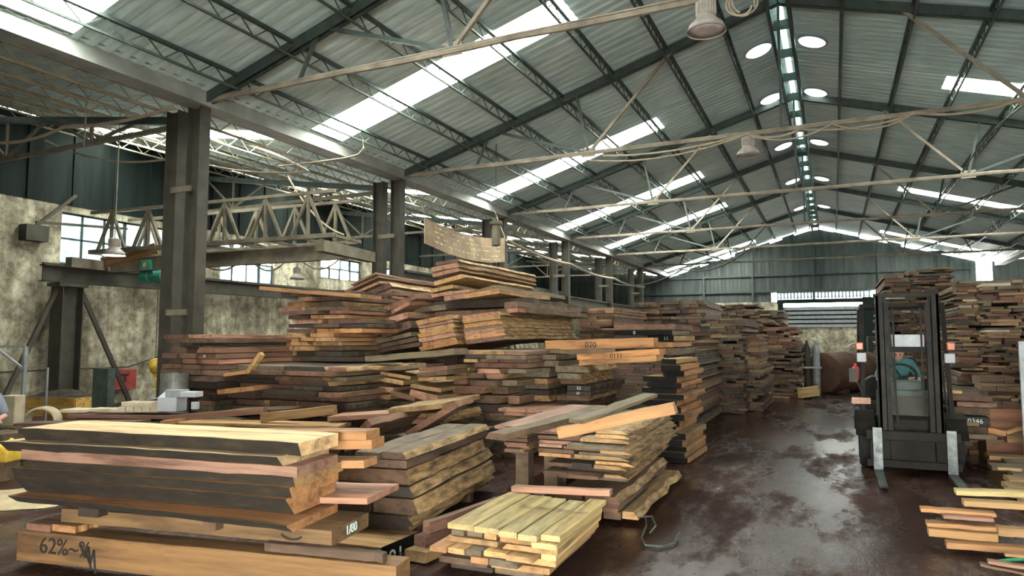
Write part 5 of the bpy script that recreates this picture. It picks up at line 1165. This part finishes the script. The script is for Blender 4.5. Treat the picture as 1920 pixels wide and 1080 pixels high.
hk = B(); tube(hk, [(c.x, 11.4, c.z-.12), (c.x, 11.4, c.z-.24), (c.x+.08, 11.4, c.z-.34), (c.x+.04, 11.4, c.z-.46), (c.x-.07, 11.4, c.z-.44)], .03, 8); put('hook', hk, M_YEL, hb)
hk = B(); tube(hk, [(c.x, 11.4, c.z+.2), (c.x, 11.4, 3.2)], .01, 5); put('wire_rope', hk, M_STEEL, hz)
bm = B(); box(bm, -13.05, -12.6, 8.6, 8.75, 0, 1.1); tag(put('switch_cabinet', bm, M_STEEL), 'dark narrow cabinet standing under the hook block', 'cabinet')

# rusty tank and far things
t0, t1 = Vector((-.35, 23.3, .62)), Vector((1.0, 25.4, .62)); d = (t1-t0).normalized(); L = (t1-t0).length
e = empty('steel_tank', (t0.x, t0.y, 0), 'rusty cylindrical steel tank lying on the aisle floor far back', 'tank')
Mx = Matrix.Translation(t0) @ d.to_track_quat('Z', 'Y').to_matrix().to_4x4()
bm = B(); lathe(bm, [(.05, -.03), (.4, -.02), (.6, 0), (.62, .03), (.62, L*.4), (.64, L*.41), (.64, L*.43), (.62, L*.44), (.62, L-.03), (.6, L), (.05, L+.03)], 32); bm.transform(Mx); put('shell', bm, M_RUST, e, smooth=False)
bm = B(); box(bm, t0.x+.25, t0.x+.75, t0.y+.35, t0.y+.55, 0, .12); box(bm, t1.x-.75, t1.x-.2, t1.y-.6, t1.y-.4, 0, .12); put('chock', bm, M_OLD, e)
bm = B(); q = t0.lerp(t1, .5); lathe(bm, [(.1, 0), (.1, .14), (.15, .15), (.15, .18)], 16, (q.x, q.y, 1.22)); tube(bm, [(q.x, q.y, 1.35), (q.x+.2, q.y, 1.5), (q.x+.5, q.y+.1, 1.55)], .03, 8); put('fitting', bm, M_LAMP, e)
e = empty('gas_rack', (-.75, 22.6, 0), 'dark upright gas cylinders in a rack left of the rusty tank', 'rack')
for k in range(3):
    bm = B(); x = -1.0+.25*k; lathe(bm, [(.1, 0), (.11, .05), (.11, 1.35), (.05, 1.5), (.03, 1.62)], 14, (x, 22.7, 0)); put('gas_cylinder', bm, [M_STEEL, M_COLM, M_GREY][k], e, smooth=True)
bm = B(); bar(bm, (-1.15, 22.55, .8), (-.35, 22.55, .8), .03, .05); put('rail', bm, M_GREY, e)
bm = B(); box(bm, 1.1, 2.1, 27.5, 28.6, 0, 1.75); tag(bev(put('dark_cabinet', bm, M_DCAB), .03), 'black boxy machine behind the rusty tank', 'machine')
fs = Stack('far', onz(1495, 748, 0), 0, 1.6, 'beam'); fs.one(1494, 729, 1533, 724, 18, 'straw', 'pale squared beam on the floor before the rusty tank', L=.35, mode='side', noun='beam', mats=FR)
bm = B(); q = ony(1913, 700, 10.2); box(bm, q.x-.0, q.x+.9, 10.2, 10.24, 0, ony(1913, 640, 10.2).z); tag(put('steel_sheet', bm, M_GREY), 'blue grey steel sheet standing upright at the right edge', 'sheet')

# plain timber pieces without a colour of their own take a dull brown
for o in bpy.data.objects:
    if o.type == 'MESH' and tuple(o.color) == (1, 1, 1, 1): o.color = rgb(96, 74, 56)
